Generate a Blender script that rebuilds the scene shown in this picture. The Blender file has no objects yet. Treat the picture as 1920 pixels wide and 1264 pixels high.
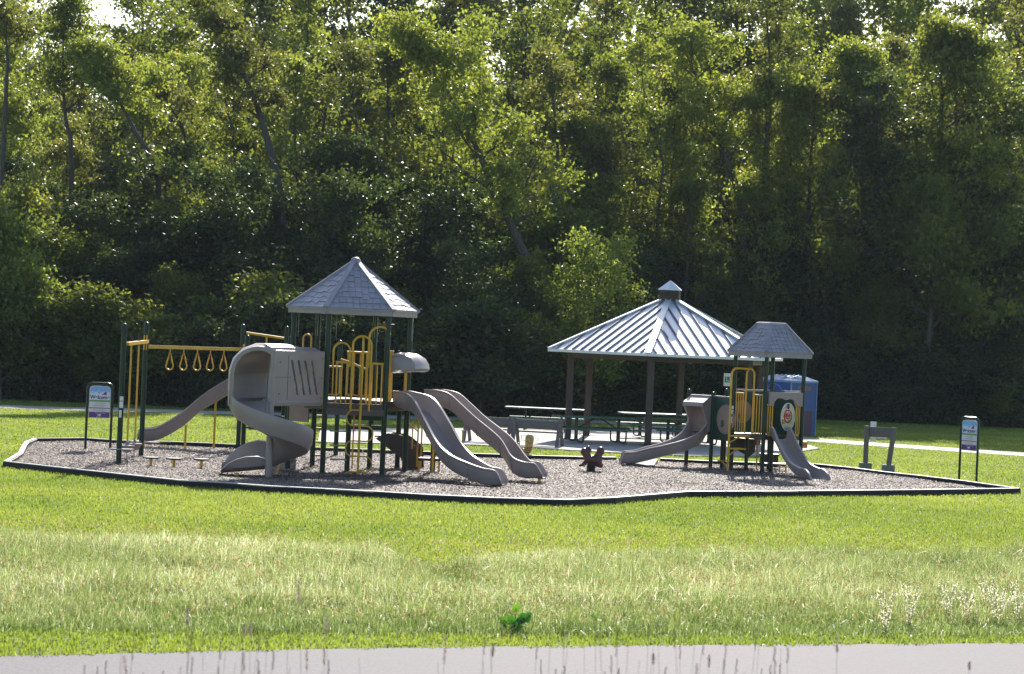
import bpy, math, random
import numpy as np
from mathutils import Vector, Matrix
random.seed(7); RNG = np.random.default_rng(11)
SC = bpy.context.scene
COL = SC.collection
PI = math.pi
R = math.radians

# ------------------------------------------------------------------ camera geometry
F = 4200.0; H = 3.35; TH = R(2.5); CT, ST = math.cos(TH), math.sin(TH)
def ray(px, py):
    u, v = px-960.0, py-632.0
    return u*CT+v*ST, u*ST-v*CT
def at(px, py, d):                       # a point at distance d
    x, z = ray(px, py); return Vector((x*d/F, d, H+z*d/F))
def gp(px, py, z=0.0):                   # a point lying on the level z
    x, zz = ray(px, py); d = -(H-z)*F/zz
    return Vector((x*d/F, d, z))

# ------------------------------------------------------------------ mesh builder
class MB:
    def __init__(s): s.v = []; s.f = []; s.sm = []
    def add(s, vs, fs, smooth=False):
        b = len(s.v); s.v += [tuple(p) for p in vs]
        for f in fs: s.f.append([i+b for i in f]); s.sm.append(smooth)
        return s
    def hexa(s, p):                      # 8 corners: bottom ring, top ring
        return s.add(p, [(3,2,1,0),(4,5,6,7),(0,1,5,4),(1,2,6,5),(2,3,7,6),(3,0,4,7)])
    def box(s, c, sz, rz=0.0):
        x, y, z = sz[0]/2, sz[1]/2, sz[2]/2; c = Vector(c); ca, sa = math.cos(rz), math.sin(rz)
        p = []
        for dz in (-z, z):
            for dx, dy in ((-x,-y),(x,-y),(x,y),(-x,y)):
                p.append(c+Vector((dx*ca-dy*sa, dx*sa+dy*ca, dz)))
        return s.hexa(p)
    def beam(s, a, b, w, h, up=(0,0,1)):
        a, b = Vector(a), Vector(b); t = (b-a).normalized(); up = Vector(up)
        if abs(t.dot(up)) > .98: up = Vector((0,1,0))
        l = t.cross(up).normalized(); u = l.cross(t)
        p = []
        for q in (a, b):
            for i, j in ((-1,-1),(1,-1),(1,1),(-1,1)): p.append(q+l*(i*w/2)+u*(j*h/2))
        return s.hexa(p)
    def tube(s, pts, r, n=8, closed=False):
        pts = [Vector(p) for p in pts]; m = len(pts)
        rr = r if isinstance(r, (list, tuple)) else [r]*m
        T = []
        for i in range(m):
            if closed: t = pts[(i+1)%m]-pts[i-1]
            else: t = pts[min(i+1,m-1)]-pts[max(i-1,0)]
            T.append(t.normalized())
        up = Vector((0,0,1)) if abs(T[0].z) < .9 else Vector((1,0,0))
        nrm = (up-T[0]*up.dot(T[0])).normalized(); vs = []
        for i in range(m):
            nrm = nrm-T[i]*nrm.dot(T[i])
            nrm = nrm.normalized() if nrm.length > 1e-6 else T[i].orthogonal().normalized()
            b = T[i].cross(nrm)
            for k in range(n):
                a = 2*PI*k/n; vs.append(pts[i]+(nrm*math.cos(a)+b*math.sin(a))*rr[i])
        fs = []
        for i in range(m if closed else m-1):
            j = (i+1)%m
            for k in range(n):
                k2 = (k+1)%n; fs.append((i*n+k, i*n+k2, j*n+k2, j*n+k))
        s.add(vs, fs, True)
        if not closed:
            b = len(s.v)-m*n
            s.f.append([b+k for k in range(n)][::-1]); s.sm.append(False)
            s.f.append([b+(m-1)*n+k for k in range(n)]); s.sm.append(False)
        return s
    def lathe(s, prof, c, n=16):
        c = Vector(c); vs = []
        for r, z in prof:
            for k in range(n): a = 2*PI*k/n; vs.append(c+Vector((r*math.cos(a), r*math.sin(a), z)))
        fs = [(i*n+k, i*n+(k+1)%n, (i+1)*n+(k+1)%n, (i+1)*n+k) for i in range(len(prof)-1) for k in range(n)]
        fs2 = [tuple(range(n))[::-1], tuple((len(prof)-1)*n+k for k in range(n))]
        b = len(s.v); s.add(vs, fs, True)
        for f in fs2: s.f.append([b+i for i in f]); s.sm.append(False)
        return s
    def sphere(s, c, r, n=12, m=8):
        c = Vector(c); r = r if isinstance(r, (tuple, list)) else (r, r, r); vs = [c+Vector((0,0,-r[2]))]
        for i in range(1, m):
            a = -PI/2+PI*i/m
            for k in range(n):
                b = 2*PI*k/n; vs.append(c+Vector((r[0]*math.cos(a)*math.cos(b), r[1]*math.cos(a)*math.sin(b), r[2]*math.sin(a))))
        vs.append(c+Vector((0,0,r[2]))); fs = []
        for k in range(n): fs.append((0, 1+(k+1)%n, 1+k))
        for i in range(m-2):
            for k in range(n): a = 1+i*n; fs.append((a+k, a+(k+1)%n, a+n+(k+1)%n, a+n+k))
        a = 1+(m-2)*n; t = len(vs)-1
        for k in range(n): fs.append((a+k, a+(k+1)%n, t))
        return s.add(vs, fs, True)
    def prism(s, poly, o, u, v, th):     # polygon in the plane o,u,v, thickness th along u x v (centred)
        o, u, v = Vector(o), Vector(u).normalized(), Vector(v).normalized(); n = u.cross(v)
        a = [o+u*p[0]+v*p[1]-n*(th/2) for p in poly]; b = [q+n*th for q in a]; m = len(poly)
        s.add(a+b, [tuple(range(m))[::-1], tuple(range(m, 2*m))]+[(i, (i+1)%m, m+(i+1)%m, m+i) for i in range(m)])
        return s
    def sweep(s, rings, cap=True, smooth=True):
        n = len(rings[0]); vs = [p for r in rings for p in r]
        fs = [(i*n+k, i*n+(k+1)%n, (i+1)*n+(k+1)%n, (i+1)*n+k) for i in range(len(rings)-1) for k in range(n)]
        b = len(s.v); s.add(vs, fs, smooth)
        if cap:
            s.f.append([b+k for k in range(n)][::-1]); s.sm.append(False)
            s.f.append([b+(len(rings)-1)*n+k for k in range(n)]); s.sm.append(False)
        return s
    def build(s, name, mat, parent=None, world=True, bevel=0, sharp=35):
        off = Vector((0,0,0))
        if parent is not None and world:
            q = parent
            while q.parent: q = q.parent
            off = Vector(q.location)
        me = bpy.data.meshes.new(name)
        me.from_pydata([(x-off.x, y-off.y, z-off.z) for x, y, z in s.v], [], s.f)
        me.polygons.foreach_set('use_smooth', s.sm); me.update()
        import bmesh
        bm = bmesh.new(); bm.from_mesh(me)
        bmesh.ops.recalc_face_normals(bm, faces=bm.faces); bm.to_mesh(me); bm.free()
        if any(s.sm): me.set_sharp_from_angle(angle=R(sharp)) if hasattr(me, 'set_sharp_from_angle') else None
        me.materials.append(mat)
        o = bpy.data.objects.new(name, me); COL.objects.link(o)
        if parent is not None: o.parent = parent
        if bevel:
            b = o.modifiers.new('Bevel', 'BEVEL'); b.width = bevel; b.segments = 2; b.limit_method = 'ANGLE'; b.angle_limit = R(40)
        return o

def tag(o, label=None, cat=None, group=None, kind=None):
    if label: o['label'] = label
    if cat: o['category'] = cat
    if group: o['group'] = group
    if kind: o['kind'] = kind
    return o
def thing(name, loc, label, cat, group=None, rz=0):
    o = bpy.data.objects.new(name, None); COL.objects.link(o); o.location = loc; o.rotation_euler = (0,0,rz)
    o.empty_display_size = .2
    return tag(o, label, cat, group)
def copy_thing(root, loc, rz, label, group=None):
    r = root.copy(); COL.objects.link(r); r.location = loc; r.rotation_euler = (0,0,rz); r['label'] = label
    if group: r['group'] = group
    for ch in list(root.children):
        c = ch.copy(); COL.objects.link(c); c.parent = r
        for g in list(ch.children):
            d = g.copy(); COL.objects.link(d); d.parent = c
    return r
def crom(P, k=6):                        # smooth curve through points
    P = [Vector(p) for p in P]; out = []
    Q = [P[0]*2-P[1]]+P+[P[-1]*2-P[-2]]
    for i in range(1, len(Q)-2):
        for j in range(k):
            t = j/k; a, b, c, d = Q[i-1], Q[i], Q[i+1], Q[i+2]
            out.append(.5*((2*b)+(c-a)*t+(2*a-5*b+4*c-d)*t*t+(3*b-a-3*c+d)*t**3))
    out.append(P[-1]); return out
def fast_mesh(name, V, Fc, mat, attr=None, smooth=False, nv=3):
    me = bpy.data.meshes.new(name); n = len(Fc)
    me.vertices.add(len(V)); me.vertices.foreach_set('co', np.asarray(V, np.float32).ravel())
    me.loops.add(n*nv); me.loops.foreach_set('vertex_index', np.asarray(Fc, np.int32).ravel())
    me.polygons.add(n); me.polygons.foreach_set('loop_start', np.arange(0, n*nv, nv, dtype=np.int32))
    me.polygons.foreach_set('loop_total', np.full(n, nv, np.int32))
    if smooth: me.polygons.foreach_set('use_smooth', np.ones(n, bool))
    if attr is not None:
        for k, a in attr.items():
            at_ = me.attributes.new(k, 'FLOAT', 'POINT'); at_.data.foreach_set('value', np.asarray(a, np.float32))
    me.update(calc_edges=True); me.validate()
    me.materials.append(mat); return me

# ------------------------------------------------------------------ materials
class NT:
    def __init__(s, name):
        s.m = bpy.data.materials.new(name); s.m.use_nodes = True; s.t = s.m.node_tree
        s.t.nodes.clear(); s.out = s.n('ShaderNodeOutputMaterial')
    def n(s, typ, **kw):
        x = s.t.nodes.new(typ)
        for k, v in kw.items():
            if k in x.inputs: x.inputs[k].default_value = v
            else: setattr(x, k, v)
        return x
    def l(s, a, b): s.t.links.new(a, b)
def rgba(c): return (c[0], c[1], c[2], 1)
def ramp(nt, fac, stops):
    r = nt.n('ShaderNodeValToRGB'); e = r.color_ramp.elements
    e[0].position, e[0].color = stops[0][0], rgba(stops[0][1]); e[1].position, e[1].color = stops[-1][0], rgba(stops[-1][1])
    for p, c in stops[1:-1]: q = e.new(p); q.color = rgba(c)
    nt.l(fac, r.inputs['Fac']); return r.outputs['Color']
def mat(name, c1, c2=None, rough=.5, metal=0, scale=6, bump=0, bscale=60, spec=.5, detail=5, stretch=None, mid=.5, coat=0):
    nt = NT(name); p = nt.n('ShaderNodeBsdfPrincipled'); nt.l(p.outputs[0], nt.out.inputs[0])
    p.inputs['Roughness'].default_value = rough; p.inputs['Metallic'].default_value = metal
    p.inputs['Specular IOR Level'].default_value = spec; p.inputs['Coat Weight'].default_value = coat
    c2 = c2 or tuple(x*.8 for x in c1)
    tc = nt.n('ShaderNodeTexCoord'); src = tc.outputs['Object']
    if stretch:
        mp = nt.n('ShaderNodeMapping'); mp.inputs['Scale'].default_value = stretch; nt.l(src, mp.inputs[0]); src = mp.outputs[0]
    no = nt.n('ShaderNodeTexNoise', Scale=scale, Detail=detail); nt.l(src, no.inputs['Vector'])
    col = ramp(nt, no.outputs['Fac'], [(mid-.18, c2), (mid+.18, c1)]); nt.l(col, p.inputs['Base Color'])
    mr = nt.n('ShaderNodeMapRange'); mr.inputs[3].default_value = rough*.8; mr.inputs[4].default_value = min(1, rough*1.25)
    nt.l(no.outputs['Fac'], mr.inputs[0]); nt.l(mr.outputs[0], p.inputs['Roughness'])
    if bump:
        nb = nt.n('ShaderNodeTexNoise', Scale=bscale, Detail=4); nt.l(src, nb.inputs['Vector'])
        b = nt.n('ShaderNodeBump', Strength=bump, Distance=.01); nt.l(nb.outputs['Fac'], b.inputs['Height']); nt.l(b.outputs[0], p.inputs['Normal'])
    return nt.m
def leafmat(name, stops, trans_gain=1.6, tw=.5, rough=.42, spec=.35, ttint=(1.25,1.15,.5)):
    nt = NT(name); a = nt.n('ShaderNodeAttribute', attribute_name='tint')
    oi = nt.n('ShaderNodeObjectInfo'); ad = nt.n('ShaderNodeMath', operation='MULTIPLY_ADD'); ad.inputs[1].default_value = .3; ad.inputs[2].default_value = -.15
    nt.l(oi.outputs['Random'], ad.inputs[0]); s_ = nt.n('ShaderNodeMath', operation='ADD'); nt.l(a.outputs['Fac'], s_.inputs[0]); nt.l(ad.outputs[0], s_.inputs[1])
    col = ramp(nt, s_.outputs[0], stops)
    p = nt.n('ShaderNodeBsdfPrincipled', Roughness=rough); p.inputs['Specular IOR Level'].default_value = spec; nt.l(col, p.inputs['Base Color'])
    t = nt.n('ShaderNodeBsdfTranslucent'); mx = nt.n('ShaderNodeMix', data_type='RGBA', blend_type='MULTIPLY'); mx.inputs['Factor'].default_value = 1
    nt.l(col, mx.inputs['A']); mx.inputs['B'].default_value = (trans_gain*ttint[0], trans_gain*ttint[1], trans_gain*ttint[2], 1)
    nt.l(mx.outputs['Result'], t.inputs['Color'])
    ms = nt.n('ShaderNodeMixShader'); ms.inputs[0].default_value = tw
    nt.l(p.outputs[0], ms.inputs[1]); nt.l(t.outputs[0], ms.inputs[2]); nt.l(ms.outputs[0], nt.out.inputs[0])
    return nt.m

M = {}
M['green'] = mat('dark_green_paint', (.005,.030,.020), (.004,.023,.015), rough=.3, scale=3, spec=.35)
M['panelgreen'] = mat('green_panel', (.012,.062,.040), (.009,.045,.03), rough=.45, scale=2)
M['yellow'] = mat('yellow_paint', (.72,.42,.03), (.60,.33,.024), rough=.42, scale=5)
M['grey'] = mat('grey_plastic', (.33,.275,.26), (.27,.22,.21), rough=.33, scale=1.6, bump=.12, bscale=90)
M['greydk'] = mat('grey_plastic_inside', (.26,.225,.235), (.21,.18,.19), rough=.5, scale=1.6, bump=.1)
M['shingle'] = mat('roof_plastic', (.33,.31,.36), (.24,.225,.265), rough=.42, scale=4, bump=.3, bscale=40)
M['fascia'] = mat('roof_fascia', (.34,.31,.30), (.27,.25,.245), rough=.5, scale=3)
M['deck'] = mat('brown_deck', (.085,.055,.05), (.05,.035,.032), rough=.36, scale=9, bump=.2, bscale=50)
M['brown'] = mat('brown_steps', (.045,.027,.024), (.03,.02,.018), rough=.4, scale=9)
M['tan'] = mat('tan_panel', (.30,.22,.18), (.24,.17,.14), rough=.5, scale=3)
M['steel'] = mat('chain_steel', (.35,.35,.35), rough=.35, metal=.9)
M['black'] = mat('black_rubber', (.015,.015,.017), (.01,.01,.011), rough=.5)
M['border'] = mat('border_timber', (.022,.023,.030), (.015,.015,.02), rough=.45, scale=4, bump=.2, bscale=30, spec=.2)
M['bordertop'] = mat('painted_top_glint', (.38,.375,.37), (.26,.26,.26), rough=.45, scale=4, spec=.9)  # pale colour paints the sun's grazing glint on the border tops
M['metalroof'] = mat('standing_seam_metal', (.72,.74,.78), (.62,.64,.68), rough=.42, metal=.55, scale=.9, stretch=(1,1,1), spec=.6)
M['rib'] = mat('shaded_seam_metal', (.13,.135,.16), (.10,.105,.125), rough=.6, metal=.2, scale=2)  # darkened so the ribs also carry the shadow stripes along the seams
M['gpost'] = mat('brown_painted_steel', (.058,.033,.026), (.042,.024,.019), rough=.45, scale=5)
M['timber'] = mat('weathered_timber', (.20,.175,.165), (.12,.10,.095), rough=.8, scale=9, stretch=(8,8,1), bump=.5, bscale=30)
M['plank'] = mat('weathered_plank', (.17,.155,.155), (.10,.09,.092), rough=.75, scale=5, stretch=(1,8,10), bump=.5, bscale=20)
M['table'] = mat('green_coated_mesh', (.02,.10,.07), (.014,.075,.052), rough=.26, scale=6, spec=.7)
M['tleg'] = mat('dark_bench_frame', (.02,.022,.024), rough=.4)
M['concrete'] = mat('pale_concrete', (.40,.37,.33), (.31,.29,.26), rough=.85, scale=1.3, bump=.2, bscale=30)
M['blockc'] = mat('grey_block', (.20,.22,.21), (.14,.155,.15), rough=.9, scale=9, bump=.4)
M['asphalt'] = mat('pale_asphalt', (.185,.165,.172), (.07,.063,.070), rough=.9, scale=32, detail=9, bump=.5, bscale=120, mid=.5)
M['white'] = mat('white_sheet', (.72,.74,.76), (.66,.68,.70), rough=.4)
M['blue'] = mat('blue_plastic', (.018,.070,.27), (.014,.055,.22), rough=.4, scale=2)
M['bluelt'] = mat('pale_blue_roof', (.17,.29,.50), (.13,.24,.43), rough=.35, scale=4)
M['bark'] = mat('bark', (.095,.08,.073), (.04,.034,.03), rough=.9, scale=5, stretch=(3,3,.6), bump=.8, bscale=14)
M['barkpale'] = mat('pale_bark', (.24,.22,.20), (.12,.11,.10), rough=.85, scale=4, stretch=(2,2,.6), bump=.5, bscale=14)
M['soil'] = mat('soil', (.022,.026,.015), (.012,.015,.009), rough=.95, scale=3, bump=.6, bscale=20)
M['orange'] = mat('orange_plastic', (.62,.27,.02), (.5,.2,.015), rough=.4)
M['red'] = mat('red_plastic', (.36,.02,.02), (.28,.015,.015), rough=.25)
M['riderbrown'] = mat('brown_rider', (.11,.042,.036), (.075,.03,.027), rough=.33, scale=8)
M['worm'] = mat('yellow_worm', (.60,.42,.14), (.48,.30,.08), rough=.4, scale=14)
M['wormred'] = mat('red_brown_stripe', (.26,.07,.035), rough=.45)
M['purple'] = mat('purple_print', (.13,.04,.22), (.11,.035,.19), rough=.35)
M['skyprint'] = None
M['signink'] = mat('dark_ink', (.06,.02,.07), rough=.4)
M['signred'] = mat('red_ink', (.38,.04,.07), rough=.4)
M['signgreen'] = mat('green_ink', (.18,.36,.14), rough=.4)
M['signgreen2'] = mat('symbol_green', (.01,.22,.13), rough=.4)
M['greyink'] = mat('grey_ink', (.36,.36,.42), rough=.4)
def skyprint():
    nt = NT('sky_print'); p = nt.n('ShaderNodeBsdfPrincipled', Roughness=.35); nt.l(p.outputs[0], nt.out.inputs[0])
    tc = nt.n('ShaderNodeTexCoord'); sx = nt.n('ShaderNodeSeparateXYZ'); nt.l(tc.outputs['Generated'], sx.inputs[0])
    no = nt.n('ShaderNodeTexNoise', Scale=4.0); nt.l(tc.outputs['Generated'], no.inputs['Vector'])
    ad = nt.n('ShaderNodeMath', operation='MULTIPLY_ADD'); nt.l(no.outputs['Fac'], ad.inputs[0]); ad.inputs[1].default_value = .5; nt.l(sx.outputs['Z'], ad.inputs[2])
    nt.l(ramp(nt, ad.outputs[0], [(.2,(.70,.78,.86)), (.75,(.55,.70,.88)), (1.2 if False else 1.0,(.22,.45,.78))]), p.inputs['Base Color']); return nt.m
M['skyprint'] = skyprint()
def plexi():
    nt = NT('clear_bubble'); g = nt.n('ShaderNodeBsdfGlossy', Roughness=.08); t = nt.n('ShaderNodeBsdfTransparent'); d = nt.n('ShaderNodeBsdfDiffuse', Color=(.7,.72,.75,1))
    a = nt.n('ShaderNodeMixShader'); a.inputs[0].default_value = .25; nt.l(t.outputs[0], a.inputs[1]); nt.l(d.outputs[0], a.inputs[2])
    b = nt.n('ShaderNodeMixShader'); b.inputs[0].default_value = .2; nt.l(a.outputs[0], b.inputs[1]); nt.l(g.outputs[0], b.inputs[2]); nt.l(b.outputs[0], nt.out.inputs[0]); return nt.m
M['plexi'] = plexi()

G_STOPS = [(0,(.022,.042,.010)), (.45,(.045,.075,.014)), (.8,(.085,.105,.018)), (1,(.16,.14,.02))]
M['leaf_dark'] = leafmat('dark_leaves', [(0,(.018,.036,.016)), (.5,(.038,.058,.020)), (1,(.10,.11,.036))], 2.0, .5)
M['leaf_green'] = leafmat('green_leaves', [(0,(.04,.062,.018)), (.5,(.092,.118,.028)), (1,(.17,.175,.045))], 2.3, .55)
M['leaf_yellow'] = leafmat('yellowing_leaves', [(0,(.08,.10,.028)), (.5,(.125,.165,.042)), (.85,(.19,.215,.06)), (1,(.25,.22,.06))], 2.2, .55)
M['leaf_bright'] = leafmat('bright_leaves', [(0,(.05,.08,.024)), (.5,(.11,.15,.038)), (1,(.19,.22,.06))], 2.2, .55)
M['leaf_olive'] = leafmat('olive_leaves', [(0,(.05,.058,.022)), (.5,(.09,.108,.034)), (1,(.165,.155,.055))], 2.1, .5)
M['grass'] = leafmat('lawn_blades', [(0,(.09,.135,.026)), (.5,(.155,.20,.042)), (1,(.235,.26,.07))], 1.9, .5, rough=.5, spec=.3, ttint=(1.1,1.08,.6))
M['meadow'] = leafmat('meadow_blades', [(0,(.12,.17,.045)), (.35,(.23,.29,.095)), (.6,(.40,.43,.22)), (.82,(.58,.54,.36)), (1,(.78,.79,.73))], 1.5, .45, rough=.45, spec=.4, ttint=(1.05,1.05,.8))
M['seed'] = leafmat('seed_heads', [(0,(.60,.48,.29)), (.6,(.70,.61,.42)), (1,(.80,.77,.66))], 1.2, .6, rough=.6, ttint=(1.05,1.03,.9))
M['stem'] = leafmat('dry_stem', [(0,(.24,.19,.18)), (1,(.33,.26,.255))], 1.2, .5, rough=.6, ttint=(1,.97,.97))
M['weed'] = leafmat('weed_leaves', [(0,(.02,.09,.02)), (.5,(.05,.17,.025)), (1,(.12,.26,.03))], 1.8, .5, rough=.35)
M['chip'] = leafmat('wood_chips', [(0,(.05,.034,.027)), (.3,(.21,.16,.132)), (.7,(.43,.35,.305)), (1,(.78,.70,.65))], 1, .15, rough=.65, spec=.2, ttint=(1,1,1))
# ------------------------------------------------------------------ world, sun, camera
w = bpy.data.worlds.new("World"); SC.world = w; w.use_nodes = True
wt = w.node_tree; bg = wt.nodes['Background']; sky = wt.nodes.new('ShaderNodeTexSky'); sky.sky_type = 'NISHITA'; sky.sun_disc = False
SUN_EL, SUN_AZ = R(33), R(5)            # azimuth from +Y towards +X
sky.sun_elevation = SUN_EL; sky.sun_rotation = SUN_AZ; sky.air_density = 1.0; sky.dust_density = 1.2; sky.ozone_density = 2.0
wt.links.new(sky.outputs[0], bg.inputs[0]); bg.inputs[1].default_value = .11
sd = bpy.data.lights.new('sun', 'SUN'); sd.energy = 5.0; sd.angle = R(.5); sd.color = (1, .95, .86)
so = bpy.data.objects.new('sun', sd); COL.objects.link(so)
tosun = Vector((math.sin(SUN_AZ)*math.cos(SUN_EL), math.cos(SUN_AZ)*math.cos(SUN_EL), math.sin(SUN_EL)))
so.rotation_euler = tosun.to_track_quat('Z', 'Y').to_euler(); so.location = (0, 60, 60)
cd = bpy.data.cameras.new('camera'); cam = bpy.data.objects.new('camera', cd); COL.objects.link(cam); SC.camera = cam
cd.sensor_width = 36; cd.lens = F/1920*36; cd.clip_start = .5; cd.clip_end = 2000
cam.matrix_world = Matrix(((CT, -ST, 0, 0), (0, 0, -1, 0), (ST, CT, 0, H), (0, 0, 0, 1)))
cd.dof.use_dof = True; cd.dof.focus_distance = 58; cd.dof.aperture_fstop = 4.0
SC.view_settings.view_transform = 'Standard'; SC.view_settings.look = 'None'; SC.view_settings.gamma = 1; SC.view_settings.exposure = .92

# ------------------------------------------------------------------ ground, paths, slab
def ground_mat():
    nt = NT('lawn_ground'); p = nt.n('ShaderNodeBsdfPrincipled', Roughness=.9); p.inputs['Specular IOR Level'].default_value = .1
    tc = nt.n('ShaderNodeTexCoord'); n1 = nt.n('ShaderNodeTexNoise', Scale=.22, Detail=6); n2 = nt.n('ShaderNodeTexNoise', Scale=14, Detail=5)
    nt.l(tc.outputs['Object'], n1.inputs[0]); nt.l(tc.outputs['Object'], n2.inputs[0])
    a = ramp(nt, n1.outputs['Fac'], [(.35,(.13,.19,.035)), (.65,(.20,.24,.055))]); b = ramp(nt, n2.outputs['Fac'], [(.3,(.55,.6,.5)), (.7,(1.1,1.1,1.1))])
    m = nt.n('ShaderNodeMix', data_type='RGBA', blend_type='MULTIPLY'); m.inputs['Factor'].default_value = 1; nt.l(a, m.inputs['A']); nt.l(b, m.inputs['B'])
    nt.l(m.outputs['Result'], p.inputs['Base Color']); nt.l(p.outputs[0], nt.out.inputs[0]); return nt.m
def sheet(name, pts, z, m, kind='structure'):
    b = MB(); b.add([(p[0], p[1], z) for p in pts], [tuple(range(len(pts)))]); o = b.build(name, m); return tag(o, kind=kind)
ground = sheet('ground', [(-600,-100),(600,-100),(600,1200),(-600,1200)], 0, ground_mat())
# the wood's floor
edge_l = [(-30,88.5),(-12,88.5),(-2,91),(4,97),(9,104),(14,108),(45,108)]
sheet('forest_floor', edge_l+[(45,190),(-45,190)][::1], .004, M['soil'])
def ribbon(pts, wd, z, m, name):
    pts = crom([Vector((p[0], p[1], 0)) for p in pts], 8); a, b = [], []
    for i, p in enumerate(pts):
        t = (pts[min(i+1,len(pts)-1)]-pts[max(i-1,0)]).normalized(); n = Vector((-t.y, t.x, 0))
        a.append(p+n*wd/2); b.append(p-n*wd/2)
    k = len(pts); mb = MB(); mb.add([(q.x,q.y,z) for q in a+b], [(i, i+1, k+i+1, k+i) for i in range(k-1)])
    return tag(mb.build(name, m), kind='structure')
FP = [(-40,80),(-18.5,81.6),(-14,83.6),(-8,86),(-1,90),(4,92.5),(8,88.5),(11.5,83.4),(14,81.6),(17,79.6),(24,76),(40,70)]
ribbon(FP, 2.9, .012, M['concrete'], 'footpath')
# near asphalt path, its far edge
E = [gp(-700,1262), gp(0,1233), gp(480,1221), gp(960,1214), gp(1500,1210), gp(1920,1208), gp(2700,1206)]
pathpoly = [(p.x, p.y) for p in E]
sheet('asphalt_path', pathpoly+[(pathpoly[-1][0]+2,20.5),(10,19.5),(0,18.2),(-10,16.5)], .012, M['asphalt'])
slab = [gp(596,832), gp(880,836), gp(1000,842), gp(1110,849), gp(1290,857), gp(1400,858), gp(1480,852), gp(1536,843), gp(1500,832), gp(1440,815), gp(1290,804), gp(1120,806), gp(870,805), gp(700,806), gp(600,810)]
slab = [(p.x, p.y) for p in slab]
b = MB(); n_ = len(slab); b.add([(x,y,.0) for x,y in slab]+[(x,y,.05) for x,y in slab], [tuple(range(n_,2*n_))]+[(i,(i+1)%n_,n_+(i+1)%n_,n_+i) for i in range(n_)])
tag(b.build('concrete_slab', M['concrete']), kind='structure')

# ------------------------------------------------------------------ play pit: border + chips
CZ = .125
front = [(11,866),(108,877),(210,888),(334,901),(420,906),(515,913),(610,917.5),(703,922.5),(810,929),(930,934.5),(1060,938),(1150,934),(1290,922.5),(1430,922),(1560,921),(1740,919),(1909,916.5)]
back = [(1804,902),(1721,892),(1654,885),(1600,878),(1527,870.5),(1440,868.5),(1380,867),(1329,865),(1237,860.5)]
back2 = [(1154,858),(1080,857),(1000,855),(880,851),(760,846),(600,839.5),(420,833),(320,829),(215,826),(160,822),(66,823),(50,829),(44,838),(38,850)]
P1_ = [gp(x, y, CZ) for x, y in front+back]; P2_ = [gp(x, y, CZ) for x, y in back2+front[:1]]
bo = MB()
def border(pts):
    for i in range(len(pts)-1):
        a, c = pts[i], pts[i+1]; L = (c-a).length; k = max(1, round(L/1.25)); t = (c-a).normalized()
        for j in range(k):
            p = a+t*(L*j/k-.03*(j == 0 and i > 0)); q = a+t*(L*(j+1)/k-.012)
            jt = random.uniform(-.006, .006)
            bo.beam((p.x, p.y, CZ/2-.02+jt), (q.x, q.y, CZ/2-.02+jt+random.uniform(-.004,.004)), .13, CZ+.04)
border(P1_); border(P2_)
brd = tag(bo.build('playground_border', M['border'], bevel=.012), 'dark plastic timber border around the wood chip play area', 'border'); bo = MB()
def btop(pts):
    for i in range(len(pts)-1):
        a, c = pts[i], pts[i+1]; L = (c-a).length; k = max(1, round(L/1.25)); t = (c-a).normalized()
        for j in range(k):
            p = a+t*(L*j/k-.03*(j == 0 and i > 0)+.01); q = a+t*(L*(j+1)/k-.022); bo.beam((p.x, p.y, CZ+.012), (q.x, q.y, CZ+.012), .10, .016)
btop(P1_); btop(P2_); bo.build('top_glint_strip', M['bordertop'], brd)  # added strip carrying the painted glint along the top faces
pit = [(p.x, p.y) for p in P1_]+[(gp(1232,866).x, gp(1232,866).y), (gp(1160,864).x, gp(1160,864).y)]+[(p.x, p.y) for p in P2_[:-1]]
chipbase = mat('chip_ground', (.25,.205,.185), (.15,.12,.105), rough=.9, scale=16, detail=8, bump=1, bscale=40)
tag(sheet('play_surface', pit, .03, chipbase), kind='structure')
def inside(poly, X, Y):
    r = np.zeros(len(X), bool); n = len(poly); j = n-1
    for i in range(n):
        xi, yi = poly[i]; xj, yj = poly[j]
        c = ((yi > Y) != (yj > Y)) & (X < (xj-xi)*(Y-yi)/(yj-yi+1e-12)+xi); r ^= c; j = i
    return r
def vnoise(X, Y, s, seed):
    g = np.random.default_rng(seed).random((64, 64)); x, y = X*s, Y*s; xi, yi = np.floor(x).astype(int), np.floor(y).astype(int)
    fx, fy = x-xi, y-yi; fx = fx*fx*(3-2*fx); fy = fy*fy*(3-2*fy); G = lambda a, b: g[a%64, b%64]
    return (G(xi,yi)*(1-fx)+G(xi+1,yi)*fx)*(1-fy)+(G(xi,yi+1)*(1-fx)+G(xi+1,yi+1)*fx)*fy
N = 600000; X = RNG.uniform(-15, 16, N); Y = RNG.uniform(44, 68, N); k = inside(pit, X, Y); X, Y = X[k], Y[k]; n = len(X)
a = RNG.uniform(0, 2*PI, n); L = RNG.uniform(.009, .024, n); W = L*RNG.uniform(.3, .7, n); tl = RNG.normal(0, .26, n); rl = RNG.normal(0, .24, n)
ax = np.stack([np.cos(a)*np.cos(tl), np.sin(a)*np.cos(tl), np.sin(tl)], 1); bx = np.stack([-np.sin(a)*np.cos(rl), np.cos(a)*np.cos(rl), np.sin(rl)], 1)
hz = .036+.035*vnoise(X, Y, .5, 3)+RNG.uniform(0, .008, n); C = np.stack([X, Y, hz], 1)
V = np.concatenate([C-ax*L[:,None]-bx*W[:,None], C+ax*L[:,None]-bx*W[:,None], C+ax*L[:,None]+bx*W[:,None], C-ax*L[:,None]+bx*W[:,None]])
Fq = np.stack([np.arange(n), np.arange(n)+n, np.arange(n)+2*n, np.arange(n)+3*n], 1)
tn = np.clip(RNG.beta(1.6, 2.2, n)-.35*(vnoise(X, Y, .8, 5) > .72), 0, 1)
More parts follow.
